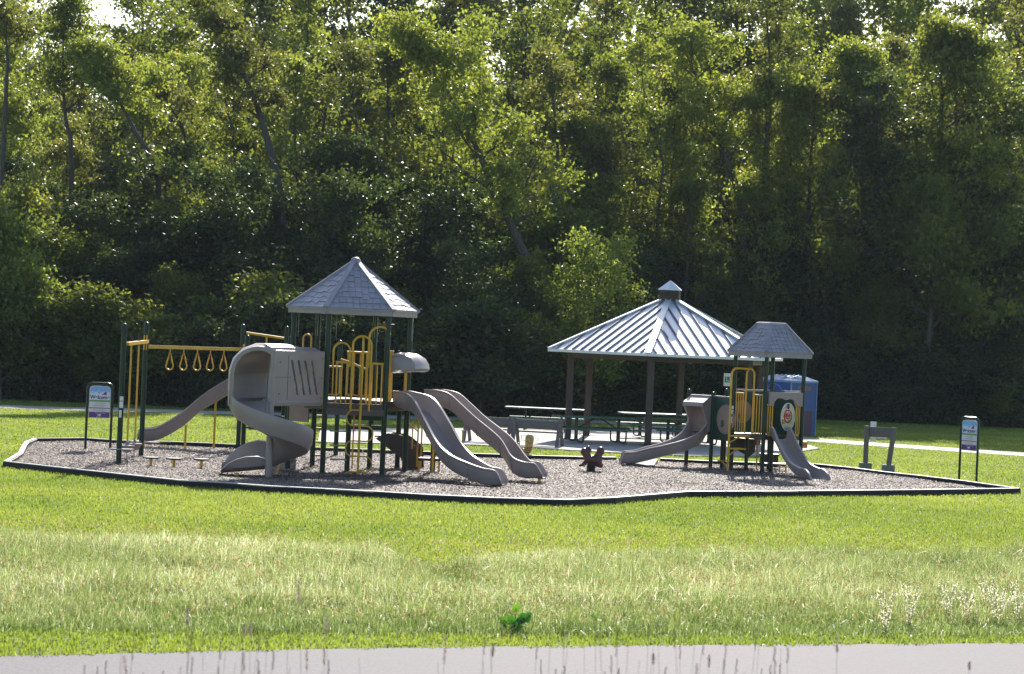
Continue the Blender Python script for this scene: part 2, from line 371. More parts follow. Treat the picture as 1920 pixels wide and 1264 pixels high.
for px_, py_, rr_ in ((930,917,.9),(850,908,1.0),(1012,912,.9),(1290,911,.8),(1250,913,.5),(520,897,.6),(690,896,1.2),(1555,907,.6),(1180,874,.5),(745,892,.8)):
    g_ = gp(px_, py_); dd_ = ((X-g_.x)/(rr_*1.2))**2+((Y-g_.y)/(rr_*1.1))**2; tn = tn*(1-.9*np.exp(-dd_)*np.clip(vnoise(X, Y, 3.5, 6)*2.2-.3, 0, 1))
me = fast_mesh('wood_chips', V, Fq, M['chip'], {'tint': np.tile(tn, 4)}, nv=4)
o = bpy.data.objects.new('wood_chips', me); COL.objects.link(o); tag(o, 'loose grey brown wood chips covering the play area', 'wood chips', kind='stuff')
# ramp into the pit
b = MB(); r0, r1, r2, r3 = gp(1160,858,.16), gp(1234,861,.16), gp(1226,873,.05), gp(1182,873,.05)
b.hexa([(r3.x,r3.y,.035),(r2.x,r2.y,.035),(r1.x,r1.y,.035),(r0.x,r0.y,.035),(r3.x,r3.y,.06),(r2.x,r2.y,.06),(r1.x,r1.y,.17),(r0.x,r0.y,.17)])
tag(b.build('access_ramp', M['concrete'], bevel=.01), 'low pale ramp crossing the border behind the hooded slide', 'ramp')

# ------------------------------------------------------------------ grass
def blades(name, X, Y, hgt, wid, tint, m, bend=.35, z0=0.0):
    n = len(X); a = RNG.uniform(0, 2*PI, n); la = RNG.uniform(0, 2*PI, n); be = np.abs(RNG.normal(0, bend, n))*hgt
    dx, dy = np.cos(a)*wid/2, np.sin(a)*wid/2; lx, ly = np.cos(la)*be, np.sin(la)*be; z = np.full(n, z0)
    V = np.concatenate([np.stack([X-dx, Y-dy, z], 1), np.stack([X+dx, Y+dy, z], 1), np.stack([X+lx*.35+dx*.8, Y+ly*.35+dy*.8, z+hgt*.6], 1),
                        np.stack([X+lx*.35-dx*.8, Y+ly*.35-dy*.8, z+hgt*.6], 1), np.stack([X+lx, Y+ly, z+np.sqrt(np.maximum(hgt**2-be**2*.6, .0001))], 1)])
    i = np.arange(n); Fc = np.concatenate([np.stack([i, i+n, i+2*n], 1), np.stack([i, i+2*n, i+3*n], 1), np.stack([i+3*n, i+2*n, i+4*n], 1)])
    me = fast_mesh(name, V, Fc, m, {'tint': np.tile(tint, 5)}); o = bpy.data.objects.new(name, me); COL.objects.link(o); return o
def near_edge(X): return np.interp(X, [p[0] for p in pathpoly], [p[1] for p in pathpoly])
MB_X = [-11,-8.2,-5.9,-2.3,-1.0,0,4.5,9,13]; MB_Y = [33.6,33.9,33.7,33.8,32.6,33.8,36.6,38.2,39]
def mead_back(X): return np.interp(X, MB_X, MB_Y)+.5*(vnoise(X, X*0, 1.3, 9)-.5)+.25*(vnoise(X, X*0, 5, 19)-.5)
def mead_front(X): return np.interp(X, [-10,-5.3,0,5,12], [22.9,23.6,25.0,26.6,28.4])
# mowed lawn
def lawn_pts(N, y0, y1, hw):
    Y = RNG.uniform(y0, y1, N); X = RNG.uniform(-1, 1, N)*(Y*hw+1.2)
    k = (Y > near_edge(X)-.02+.22*(vnoise(X, X*0, 2.1, 41)-.6)+.12*(vnoise(X, X*0, 9.1, 42)-.5)+RNG.normal(0, .025, N)) & ~inside(pit, X, Y) & ~inside(slab, X, Y)
    m = (Y > mead_front(X)) & (Y < mead_back(X)); k &= ~m
    pc = np.interp(X, [p[0] for p in FP], [p[1] for p in FP]); k &= (Y-pc > 1.5) | (pc-Y > 1.9)
    return X[k], Y[k]
fe = lambda X: np.interp(X, [p[0] for p in edge_l], [p[1] for p in edge_l])
for nm, N, y0, y1, hh, ww in (('lawn_grass', 330000, 19, 52, .055, .016), ('lawn_grass', 260000, 52, 112, .045, .035)):
    X, Y = lawn_pts(N, y0, y1, .235); k = Y < fe(X)+.5; X, Y = X[k], Y[k]; n = len(X)
    t = np.clip((RNG.random(n) < .012)*.8+.18+.5*vnoise(X, Y, .35, 21)+.35*(vnoise(X, Y, .16, 24) > .78)*vnoise(X, Y, 1.1, 25)+.25*(vnoise(X, Y, 1.6, 22)-.5)+RNG.normal(0, .16, n), 0, 1)
    o = blades(nm, X, Y, RNG.uniform(.6, 1.25, n)*hh, RNG.uniform(.6, 1.3, n)*ww, t, M['grass'], .5)
    tag(o, 'short mowed bright green lawn grass between path and wood' if y0 < 30 else 'short mowed lawn grass around the play area and slab', 'grass', kind='stuff')
# unmowed meadow strip
N = 400000; Y = RNG.uniform(22.5, 40, N); X = RNG.uniform(-1, 1, N)*(Y*.235+.8)
k = (Y > mead_front(X)+RNG.normal(0, .12, N)) & (Y < mead_back(X)+RNG.normal(-.1, .3, N)); X, Y = X[k], Y[k]; n = len(X)
trk = np.exp(-((X-np.interp(Y, [26,29,32,34.5], [.2,-.5,-.9,-1.6]))/.36)**2)*(Y > 28.5)
dry = vnoise(X, Y, .30, 31)*.6+vnoise(X, Y, 1.1, 32)*.4
fr = np.clip((Y-mead_front(X))/3, 0, 1)
hgt = (.09+.16*fr)*(1-.75*trk)*RNG.uniform(.5, 1.35, n)*(.55+.9*vnoise(X, Y, 1.5, 33)*(.5+vnoise(X, Y, 4.3, 34)))*(.45+.55*np.clip((mead_back(X)-Y)/1.2, 0, 1))
glint_wht = np.clip((vnoise(X, Y, .45, 51)-.52)*3, 0, 1)*(vnoise(X, Y, 2.2, 52) > .35)*np.clip(.6-.08*X, .1, 1)  # pale tufts, with the gloss glints of bent blades painted in as white
t = np.clip(.10+.58*dry*fr+.42*glint_wht*(RNG.random(n) < .45)+RNG.normal(0, .24, n)-.25*trk+(RNG.random(n) < .06)*.5, 0, 1)
o = blades('meadow_grass', X, Y, hgt, RNG.uniform(.004, .010, n), t, M['meadow'], .6)
tag(o, 'long unmowed green and straw coloured grass beside the asphalt path', 'long grass', kind='stuff')
# foxtail seed heads above it
N = 24000; Y = RNG.uniform(24, 40, N); X = RNG.uniform(-1, 1, N)*(Y*.235+.5)
k = (Y > mead_front(X)+.4) & (Y < mead_back(X)+.1) & (RNG.random(N) < .05+.6*(vnoise(X, Y, .3, 31)*.6+vnoise(X, Y, 1.1, 32)*.4)); X, Y = X[k], Y[k]; n = len(X)
fr = np.clip((Y-mead_front(X))/3, 0, 1); base = (.11+.15*fr)*RNG.uniform(.7, 1.3, n); L = RNG.uniform(.03, .07, n); wv = RNG.uniform(.006, .011, n)
tx, ty = RNG.normal(0, .35, n), RNG.normal(0, .35, n); d = np.stack([tx, ty, np.ones(n)], 1); d /= np.linalg.norm(d, axis=1)[:,None]
c = np.stack([X, Y, base], 1); e1 = np.stack([np.ones(n), np.zeros(n), -d[:,0]/d[:,2]], 1); e2 = np.stack([np.zeros(n), np.ones(n), -d[:,1]/d[:,2]], 1)
mid_ = c+d*(L*.45)[:,None]
V = np.concatenate([c, mid_+e1*wv[:,None], mid_+e2*wv[:,None], mid_-e1*wv[:,None], mid_-e2*wv[:,None], c+d*L[:,None]]); i = np.arange(n)
Fc = []
for q in range(4):
    a_, b_ = (1+q)*n+i, (1+(q+1)%4)*n+i; Fc += [np.stack([i, b_, a_], 1), np.stack([a_, b_, i+5*n], 1)]
me = fast_mesh('grass_seed_heads', V, np.concatenate(Fc), M['seed'], {'tint': np.tile(RNG.random(n), 6)}, smooth=True)
o = bpy.data.objects.new('grass_seed_heads', me); COL.objects.link(o); tag(o, 'tan foxtail seed heads standing above the long grass', 'seed heads', kind='stuff')
# pale weeds at the right end of the strip
wp = [(1705,1178),(1775,1165),(1812,1172),(1848,1150),(1868,1176),(1885,1158),(1908,1170),(1660,1188)]
wl = ['short pale weed left of the pale clump in long grass', 'pale seeding weed in the long grass, third from left of its row', 'small pale seeding weed between two taller ones in long grass', 'tallest pale feathery weed near right end of long grass', 'pale weed at front of the clump by the long grass edge', 'bushy pale weed near right edge of photo in long grass', 'rightmost pale feathery weed in the long grass', 'leftmost low pale weed at the mowed edge of long grass']
for (px, py), lb in zip(wp, wl):
    g = gp(px, py); n = 260; hh = random.uniform(.28, .5)
    t_ = RNG.random(n); s_ = RNG.integers(0, 5, n); sa = s_*1.26+.3
    ctr = np.stack([np.cos(sa)*.11*t_, np.sin(sa)*.11*t_, .05+hh*t_], 1)+RNG.normal(0, .014, (n,3))
    dd = RNG.normal(0, 1, (n,3)); dd /= np.linalg.norm(dd, axis=1)[:,None]; ee = np.cross(dd, RNG.normal(0,1,(n,3))); ee /= np.linalg.norm(ee, axis=1)[:,None]
    V = np.concatenate([ctr-dd*.012, ctr+ee*.007, ctr+dd*.012, ctr-ee*.007]); Fq = np.stack([np.arange(n)+q*n for q in range(4)], 1)
    me = fast_mesh('flower_spikes', V, Fq, M['seed'], {'tint': np.full(4*n, 1.0)}, nv=4)
    r = thing('pale_weed', (g.x, g.y, 0), lb, 'weed', 'pale weeds in the long grass')
    o = bpy.data.objects.new('flower_spikes', me); COL.objects.link(o); o.parent = r
    mb = MB()
    for q in range(5): mb.tube([(0,0,0), (math.cos(q*1.26+.3)*.05, math.sin(q*1.26+.3)*.05, .05+hh*.5), (math.cos(q*1.26+.3)*.11, math.sin(q*1.26+.3)*.11, .05+hh)], .003, 4)
    mb.build('stem', M['stem'], r, world=False)
# broad-leaved weeds
def broadleaf(px, py, n, size, lb):
    g = gp(px, py); r = thing('broadleaf_weed', (g.x, g.y, 0), lb, 'weed'); V = []; Fc = []; T = []; st = MB()
    for i in range(n):
        a = 2*PI*i/n+random.uniform(-.3,.3); rr = random.uniform(.2,1.15)*size*1.35; hz = random.uniform(.09,.33)*size/.12
        c = Vector((math.cos(a)*rr, math.sin(a)*rr, hz)); s = size*random.uniform(.6,1.05)
        nrm = Vector((random.uniform(-.6,.6), random.uniform(-1,-.1), random.uniform(.3,1))).normalized(); u = nrm.cross(Vector((0,0,1))).normalized(); v = nrm.cross(u)
        o0 = len(V); V.append(c+nrm*-.1*s); m = 14; tt = random.random()
        for k in range(m):
            q = 2*PI*k/m; V.append(c+u*(math.cos(q)*s*.5)+v*(math.sin(q)*s*.46*(1.1-.12*math.cos(q))))
        Fc += [(o0, o0+1+k, o0+1+(k+1)%m) for k in range(m)]; T += [tt]*(m+1)
        st.tube([(0,0,0), c*.5+Vector((0,0,.03)), c], .004, 5)
    me = fast_mesh('leaf_cluster', np.array([tuple(v) for v in V]), np.array(Fc), M['weed'], {'tint': T}, smooth=True)
    o = bpy.data.objects.new('leaf_cluster', me); COL.objects.link(o); o.parent = r; st.build('stem', M['weed'], r, world=False)
broadleaf(966, 1189, 20, .11, 'broad leaved green weed at the front edge of the long grass')
broadleaf(1113, 1178, 6, .06, 'small leafy weed right of the broad leaved one')
# tall dry stalks close to the camera
def stalk(px0, py0, px1, py1, d, head, lb, grp):
    p1 = at(px0, py0, d); lean = at(px1, py1, d)-p1; p0 = Vector((p1.x+lean.x*1.6, d, 0)); mid = (p0*.5+p1*.5)+Vector((-lean.x*.25,0,0))
    r = thing('grass_stalk', (p0.x, p0.y, 0), lb, 'dry grass', grp); c = crom([p0, mid, p1], 8)
    MB().tube(c, [.0018-.0009*i/len(c) for i in range(len(c))], 5).build('stem', M['stem'], r)
    if head:
        t = (c[-1]-c[-4]).normalized();
        g = np.random.default_rng(int(px0)); n = 90; L = head; u = g.random(n); q = np.array(c[-1])[None]-np.array(t)[None]*(L*(1-u)*.95)[:,None]
        rr = (.0085*np.sin(PI*(.1+.85*u))+.001)[:,None]; q = q+g.normal(0, .6, (n,3))*rr
        ax = np.array(t)[None]+g.normal(0, .45, (n,3)); ax /= np.linalg.norm(ax, axis=1)[:,None]; bx = np.cross(ax, g.normal(0, 1, (n,3))); bx /= np.linalg.norm(bx, axis=1)[:,None]
        V = np.concatenate([q-ax*.007, q+bx*.0028, q+ax*.009, q-bx*.0028])-np.array([p0.x, p0.y, 0])[None]; Fq = np.stack([np.arange(n)+z_*n for z_ in range(4)], 1)
        o = bpy.data.objects.new('seed_head', fast_mesh('seed_head', V, Fq, M['stem'], {'tint': np.full(4*n, .7)}, nv=4)); COL.objects.link(o); o.parent = r
STALKS = [(232,1228,300,1330,13,.19,'thick brown seed head leaning at the bottom left over the asphalt'),(836,1195,820,1300,13,.17,'fat upright seed head nearest the middle of the asphalt edge'),
 (575,1212,590,1320,14,.15,'curved brown seed head above the asphalt, left of the middle'),(608,1215,622,1320,14,.11,'slim seed head just right of the curved one'),
 (352,1140,372,1300,12,.10,'drooping pale seed head above the left grass verge'),(470,1165,474,1330,13,.10,'straight pale seed head rising to the left grass verge'),
 (560,1085,600,1300,12,.14,'faint tall seed head crossing the long grass at left centre'),(612,1150,640,1300,13,.13,'dense pale seed head over the left centre verge'),
 (925,1210,905,1300,13,.07,'short curved stalk right of the fat seed head'),(1330,1228,1328,1330,14,.08,'grey seed head on a straight stalk at right centre'),
 (1570,1195,1572,1330,14,.10,'dark slender seed head right of centre on asphalt'),(1225,1225,1236,1330,14,.07,'small seed head on thin stalk in the middle cluster'),
 (458,1170,440,1300,13,.08,'left leaning seed head beside the straight pale one'),(1818,1242,1808,1330,14,.05,'short stalk at the right end of the asphalt')]
for s in STALKS: stalk(s[0], s[1], s[2], s[3], s[4], s[5], s[6], 'tall dry grass stalks in the foreground')
mb = MB()
for i in range(85):
    px = random.choice([random.uniform(100,1000), random.uniform(1000,1500), random.uniform(1000,1480), random.uniform(200,620)]); d = random.uniform(11.5,15); top = 1264-random.random()**1.5*110
    p1 = at(px, top, d); ln = random.uniform(-.12,.12); p0 = Vector((p1.x+ln*2, d, 0)); mb.tube(crom([p0, (p0+p1)*.5+Vector((-ln*.3,0,0)), p1], 5), .0009, 4)
    if random.random() < .5:
        for q in range(8): mb.sphere(p1+Vector((random.uniform(-.004,.004), 0, -.012*q)), (.003,.003,.008), 4, 3)
tag(mb.build('dry_grass', M['stem']), 'thin dry grass stalks along the bottom edge in front of the asphalt', 'dry grass', kind='stuff')
# ------------------------------------------------------------------ shared builders
def post(root, x, y, z, r=.062, ball=True, m=None, name='post'):
    b = MB(); b.tube([(x,y,-.05),(x,y,z)], r, 14)
    if ball: b.sphere((x,y,z), (r*1.06,r*1.06,r*1.15), 14, 8)
    return b.build(name, m or M['green'], root)
def railing(root, a, c, z0, z1, n, r=.020, name='railing'):
    a, c = Vector(a[:2]+(0,)) if isinstance(a, tuple) else Vector((a.x,a.y,0)), Vector(c[:2]+(0,)) if isinstance(c, tuple) else Vector((c.x,c.y,0))
    b = MB(); e = .06; t = (c-a).normalized(); Z = Vector((0,0,1))
    b.tube([a+Z*z1, a+Z*(z0+e), a+t*e*.3+Z*(z0+e*.3), a+t*e+Z*z0, c-t*e+Z*z0, c-t*e*.3+Z*(z0+e*.3), c+Z*(z0+e), c+Z*z1], r, 8)
    b.tube([a-t*.03+Z*z1, c+t*.03+Z*z1], r*1.25, 8)
    for i in range(1, n-1): p = a.lerp(c, i/(n-1)); b.tube([p+Z*z0, p+Z*z1], r*.85, 7)
    return b.build(name, M['yellow'], root)
def archpts(a, c, z0, z1, k=10):
    a, c = Vector((a[0],a[1],0)), Vector((c[0],c[1],0)); mid = (a+c)/2; hw = (c-a)/2; rr = hw.length; Z = Vector((0,0,1))
    return [a+Z*z0]+[mid-hw*math.cos(PI*i/k)+Z*(z1-rr+rr*math.sin(PI*i/k)) for i in range(k+1)]+[c+Z*z0]
def shingles(mb, A, B, C, D, rows, cw, th=.022):
    """A,B lower corners, C,D upper corners (D above A)"""
    A, B, C, D = map(Vector, (A, B, C, D)); n = (B-A).cross(D-A).normalized()
    if n.z < 0: n = -n
    mid = (A+B)/2; up = ((C+D)/2-mid); ax = (B-A).normalized(); slope = up.length
    for i in range(rows):
        t0, t1 = i/rows, (i+1)/rows
        l0, r0 = A.lerp(D, t0), B.lerp(C, t0); l1, r1 = A.lerp(D, t1), B.lerp(C, t1); w = (r0-l0).length; k = max(1, int(w/cw)); offs = (i%2)*.5
        c0 = mid+up*t0; c1 = mid+up*t1
        j = -k/2-1+offs
        while j < k/2+1:
            x0, x1 = j*cw+.006, (j+1)*cw-.006; hw0, hw1 = w/2-.03, (r1-l1).length/2-.03
            xa, xb = max(x0, -hw0), min(x1, hw0); ya, yb = max(x0, -hw1), min(x1, hw1)
            if xb-xa > .02:
                if yb <= ya: ya = yb = min(max((xa+xb)/2, -hw1), hw1)
                dr = .35*(1/rows)*random.choice([0, 0, 1, .5]) if i else 0
                lo = c0-up*dr; tt = th*random.uniform(.8, 1.3)
                p = [lo+ax*xa, lo+ax*xb, c1+ax*yb, c1+ax*ya]
                mb.hexa([p[0]+n*.002, p[1]+n*.002, p[2]+n*.002, p[3]+n*.002, p[0]+n*tt, p[1]+n*tt, p[2]+n*.008, p[3]+n*.008])
            j += 1
def slide_rings(st, sign, w, inward=.03, sub=5):
    """st: (front rail top point, wall height, heading angle); sign picks the side of the far rail"""
    Lp = crom([s[0] for s in st], sub); hs = crom([Vector((s[1], 0, 0)) for s in st], sub); hd = crom([Vector((s[2][0], s[2][1], 0)) for s in st], sub); rings = []
    for p, h, d in zip(Lp, hs, hd):
        h = h.x; d = d.normalized(); l = Vector((-d.y, d.x, 0))*sign; Z = Vector((0,0,1))
        prof = [(-.035,.012),(-.04,-.02),(-.012,-.04),(0,-h*.62),(.06,-h-.01),(.12,-h-.035),(w-.12,-h-.035),(w-.06,-h-.01),(w,-h*.62),(w+.012,-.04),(w+.04,-.02),(w+.035,.012),
                (w-.02,.012),(w-.025,-.03),(w-.035,-h*.6),(w-.085,-h+.01),(w-.14,-h),(.14,-h),(.085,-h+.01),(.035,-h*.6),(.025,-.03),(.02,.012)]
        rings.append([p+l*a+Z*b_ for a, b_ in prof])
    return rings
def ribs(rings, idx, w=.012):            # the flanges where two slide sections meet
    b = MB()
    for i in idx:
        r_ = rings[i]; c = sum((Vector(p) for p in r_), Vector())/len(r_); t = (Vector(rings[min(i+1,len(rings)-1)][5])-Vector(rings[i-1][5])).normalized()
        out = [Vector(p)+(Vector(p)-c).normalized()*.016 for p in r_[:12]]
        b.sweep([[p-t*w for p in out]+[Vector(p)-t*w for p in r_[:12]][::-1], [p+t*w for p in out]+[Vector(p)+t*w for p in r_[:12]][::-1]], smooth=False)
    return b
def text_mesh(name, body, size, m, parent, loc, rx=PI/2, bold=0, sx=1.0):
    cu = bpy.data.curves.new(name, 'FONT'); cu.body = body; cu.size = size; cu.align_x = 'CENTER'; cu.extrude = .001; cu.offset = bold
    o = bpy.data.objects.new(name, cu); COL.objects.link(o)
    dg = bpy.context.evaluated_depsgraph_get(); dg.update(); me = bpy.data.meshes.new_from_object(o.evaluated_get(dg)); bpy.data.objects.remove(o)
    me.name = name; me.transform(Matrix.Translation(loc) @ Matrix.Rotation(rx, 4, 'X') @ Matrix.Diagonal((sx,1,1,1))); me.materials.clear(); me.materials.append(m)
    o = bpy.data.objects.new(name, me); COL.objects.link(o); o.parent = parent; return o

# ------------------------------------------------------------------ big play structure
CX, CY = -3.76, 52.7; DZ = 1.73
ps = thing('play_structure', (CX, CY, 0), 'large playground structure with hexagonal roof, spiral slide and overhead ring track', 'play structure')
HP = []
for k, a in enumerate((-79.3, -19.3, 40.7, 100.7, 160.7, -139.3)):     # P1 P3 P5 P6 P4 P2
    HP.append(Vector((CX+1.38*math.sin(R(a)), CY-1.38*math.cos(R(a)), 0)))
Q1, Q3, Q5, Q6, Q4, Q2 = HP
for p in HP: post(ps, p.x, p.y, 3.78, ball=False)
RH = [Vector((CX+1.57*math.sin(R(a)), CY-1.57*math.cos(R(a)), 3.84)) for a in (-79.3, -19.3, 40.7, 100.7, 160.7, 220.7)]
apex = Vector((CX+.01, CY, 5.0))
rb = MB(); rb.add([p for p in RH]+[apex]+[p-Vector((0,0,.03)) for p in RH]+[apex-Vector((0,0,.05))],
    [(i,(i+1)%6,6) for i in range(6)]+[(7+(i+1)%6,7+i,13) for i in range(6)]+[(i,7+i,7+(i+1)%6,(i+1)%6) for i in range(6)])
for i in range(6): shingles(rb, RH[i], RH[(i+1)%6], apex, apex, 9, .155)
roof = rb.build('roof', M['shingle'], ps)
hb = MB()
for p in RH:
    d = (apex-p); hb.beam(p+Vector((0,0,.012))-d*.005, apex+Vector((0,0,.02)), .13, .05, up=(0,0,1))
hb.sphere(apex+Vector((0,0,-.02)), (.12,.12,.09), 14, 8); hb.build('hip_cap', M['shingle'], roof)
fb = MB()
for i in range(6):
    a, c = RH[i], RH[(i+1)%6]; k = .965; cc = Vector((CX, CY, 0))
    a2, c2 = cc+(a-cc)*1, cc+(c-cc)*1
    a2 = Vector((CX+(a.x-CX)*k, CY+(a.y-CY)*k, 3.76)); c2 = Vector((CX+(c.x-CX)*k, CY+(c.y-CY)*k, 3.76)); fb.beam(a2, c2, .03, .12)
fb.build('fascia', M['fascia'], roof)
rd_ = MB()
for px, y1 in ((561,632),(597,630),(632,632),(704,634),(774,640)):
    q0_ = at(px, 586, 52.7+(.9 if px in (597,704) else -.6)); d_ = q0_.y; q1_ = at(px-2.0*(y1-586)/46, y1, d_); rd_.tube([q0_+Vector((0,0,.05)), q1_], .005, 5)
rd_.build('edge_highlight_rod', M['steel'], ps)  # thin rods added to draw the pale edge highlights beside the posts
# decks
dk = MB()
order = [Q5, Q6, Q4, Q2, Q1, Q3]; cpt = Vector((CX, CY, 0))
def slabz(mb, pts, z, th): n = len(pts); mb.add([(p.x,p.y,z-th) for p in pts]+[(p.x,p.y,z) for p in pts], [tuple(range(n))[::-1], tuple(range(n,2*n))]+[(i,(i+1)%n,n+(i+1)%n,n+i) for i in range(n)])
slabz(dk, order+[cpt], DZ, .08); dk.build('deck', M['deck'], ps)
dk = MB(); slabz(dk, [Q3, Q5, cpt+Vector((.02,-.05,0))], 1.5, .09); dk.beam((Q3.x,Q3.y-.03,1.46), (Q5.x,Q5.y-.03,1.46), .05, .14); dk.build('front_step', M['deck'], ps)
# main railings and arches
def lerp(a, c, t): return a.lerp(c, t)
fA, fB = lerp(Q3, Q5, .0), Q5
railing(ps, lerp(Q3,Q5,.17), lerp(Q3,Q5,.42), 1.54, 2.60, 4); railing(ps, lerp(Q3,Q5,.68), lerp(Q3,Q5,.93), 1.54, 2.60, 4)
out = Vector((.186, -.983, 0))
a_, c_ = lerp(Q3,Q5,.42)+out*.04, lerp(Q3,Q5,.73)+out*.04
MB().tube(archpts(a_, c_, 1.5, 3.22), .027, 8).build('arch_rail', M['yellow'], ps)
MB().tube(archpts(lerp(Q3,Q5,.10)+out*.02, lerp(Q3,Q5,.38)+out*.02, 2.5, 3.05), .025, 8).build('arch_rail', M['yellow'], ps)
MB().tube(archpts(lerp(Q3,Q5,.69)+out*.02, lerp(Q3,Q5,1.05)+out*.02, 2.5, 3.45)[:-2], .027, 8).build('arch_rail', M['yellow'], ps)
# climbing pole with S loops
pc = lerp(Q3,Q5,.58)+out*.16; cl = MB(); cl.tube([(pc.x,pc.y,-.02),(pc.x,pc.y,1.62),(pc.x,pc.y,3.12)], .028, 10); cl.tube([(pc.x,pc.y,3.12),(pc.x-out.x*.08,pc.y-out.y*.08,3.2)], .026, 8)
lev = [1.52, 1.16, .81, .46, .10]
for i in range(4):
    s = -1 if i%2 == 0 else 1; z1, z0 = lev[i], lev[i+1]; rr = (z1-z0)/2; e = .16
    pts = [Vector((pc.x, pc.y, z1)), Vector((pc.x+s*e, pc.y, z1))]+[Vector((pc.x+s*(e+rr*.85*math.sin(PI*j/8)), pc.y, (z0+z1)/2+rr*math.cos(PI*j/8))) for j in range(1, 8)]+[Vector((pc.x+s*e, pc.y, z0)), Vector((pc.x, pc.y, z0))]
    cl.tube(pts, .017, 8)
cl.tube([(pc.x,pc.y,.10),(pc.x-.22,pc.y,.10),(pc.x-.27,pc.y,.06),(pc.x-.31,pc.y,-.02)], .017, 8); cl.build('climbing_pole', M['yellow'], ps)
# rear rails seen through
railing(ps, lerp(Q2,Q4,.55), lerp(Q2,Q4,.98), DZ+.05, 2.82, 5); railing(ps, lerp(Q2,Q4,.05), lerp(Q2,Q4,.42), DZ+.05, 2.45, 4)
MB().tube([at(640,674,53.6), at(660,681,53.4), at(687,693,53.2)], .03, 8).build('handrail_beam', M['yellow'], ps)
railing(ps, lerp(Q5,Q6,.02)+Vector((.05,0,0)), lerp(Q5,Q6,.16)+Vector((.05,0,0)), 1.75, 2.9, 3); railing(ps, lerp(Q5,Q6,.84), lerp(Q5,Q6,.97), 1.75, 2.75, 3)
# hood above the front slide
hd_ = [(-.08,2.80),(.12,2.86),(.36,2.84),(.52,2.76),(.62,2.62),(.64,2.50),(.60,2.44),(.44,2.42),(.38,2.47),(.22,2.46),(.12,2.40),(.05,2.38),(0,2.5)]
fw = Vector((.944,-.33,0)); lat = Vector((.33,.944,0)); mid56 = (Q5+Q6)/2
hbm = MB(); rings = []
for s_, sc_, dz in ((-.52,.72,-.03),(-.45,.94,0),(-.2,1,.02),(.2,1,.02),(.45,.94,0),(.52,.72,-.03)):
    rings.append([mid56+lat*s_+fw*(x*sc_+.02)+Vector((0,0,2.6+(z-2.6)*sc_+dz)) for x, z in hd_])
hbm.sweep(rings, smooth=True); hbm.build('slide_canopy', M['grey'], ps)
# front S-curved slide, L rail then heading
def P(px, py, d): return at(px, py, d)
sl1 = [(P(737,733,52.1),.33,(.94,-.34)),(P(756,736,51.95),.36,(.9,-.4)),(P(775,747.6,51.7),.37,(.6,-.7)),(P(797.5,787.5,51.2),.36,(.5,-.85)),(P(820,828.5,50.6),.36,(.5,-.85)),(P(845,853,50.1),.35,(.62,-.75)),(P(877,868,49.6),.34,(.8,-.5)),(P(905,878,49.35),.33,(.93,-.3)),(P(926,882,49.2),.31,(.96,-.24)),(P(934,890,49.15),.22,(.96,-.24)),(P(940,903,49.1),.07,(.96,-.24))]
r1 = slide_rings(sl1, 1, .60); s1 = MB().sweep(r1).build('wave_slide', M['grey'], ps); tag(s1, 'nearer of the two grey slides running down to the right')
ribs(r1, (10,15,20,30)).build('joint_flange', M['grey'], s1)
sl2 = [(P(796,731,53.1),.33,(.9,-.35)),(P(820,732,52.95),.34,(.93,-.3)),(P(843,739,52.8),.36,(.93,-.35)),(P(868,761,52.6),.37,(.92,-.36)),(P(893,784,52.4),.38,(.92,-.36)),(P(937,821,52.0),.38,(.88,-.42)),(P(959,855,51.5),.36,(.82,-.5)),(P(980,866,51.3),.34,(.92,-.3)),(P(1001,869,51.15),.31,(.97,-.2)),(P(1009,877,51.1),.22,(.97,-.2)),(P(1017,891,51.05),.07,(.97,-.2))]
r2 = slide_rings(sl2, 1, .60); s2 = MB().sweep(r2).build('wave_slide', M['grey'], ps); tag(s2, 'farther of the two grey slides running down to the right')
ribs(r2, (10,20,25,30)).build('joint_flange', M['grey'], s2)
def leg(a, z, r=.024, parent=None, m='yellow', base=0.0):
    b = MB(); b.tube([(a.x,a.y,base-.03),(a.x,a.y,z)], r, 8); b.box((a.x,a.y,z),(.10,.08,.02)); return b.build('support_leg', M[m], parent)
g = at(933,905,49.05); leg(Vector((g.x,g.y+.25,0)), .12, .035, s1); g = at(1012,895,51.0); leg(Vector((g.x,g.y+.25,0)), .14, .035, s2)
g = gp(810,891); leg(Vector((g.x,g.y+.1,0)), .82, .028, s1); g = at(868,815,52.5); leg(Vector((g.x,g.y+.2,0)), 1.1, .026, s2)
# platform for the farther slide
pb = MB(); n46 = Vector((.758,.652,0)); slabz(pb, [Q6, Q6+n46*.85, Q4+n46*.85, Q4], DZ, .08); pb.build('side_deck', M['deck'], ps)
for q in (Q6+n46*.85, Q4+n46*.85): post(ps, q.x, q.y, 1.78, ball=False)
# spiral slide
A = Vector((-5.23, 49.28, 0)); PH0, PH1 = 154, 456
sp = MB(); rings = []
def ringat(base, rd, z, h, h2, k=1.0, drop=0):
    prof = [(.95,h),(.96,h-.03),(.94,.16),(.86,.0),(.55,-.06),(.25,-.04),(.10,.05),(.055,h2),(.10,h2+.01),(.14,.09),(.27,.0),(.55,-.025),(.82,.035),(.90,.17),(.915,h-.02)]
    return [base+rd*a+Vector((0,0,z+b_)) for a, b_ in prof]
h0 = Vector((-math.sin(R(154)), math.cos(R(154)), 0)); rd0 = Vector((math.cos(R(154)), math.sin(R(154)), 0))
for s in (2.15, 1.6, 1.0, .5): rings.append(ringat(A-h0*s, rd0, 1.73-.02*(2.15-s), .6, .3))
def zf(ph): t = (ph-154)/302; return .24+1.46*(1-t)**1.0*(1-.12*math.sin(PI*t)) if t > 0 else 1.70
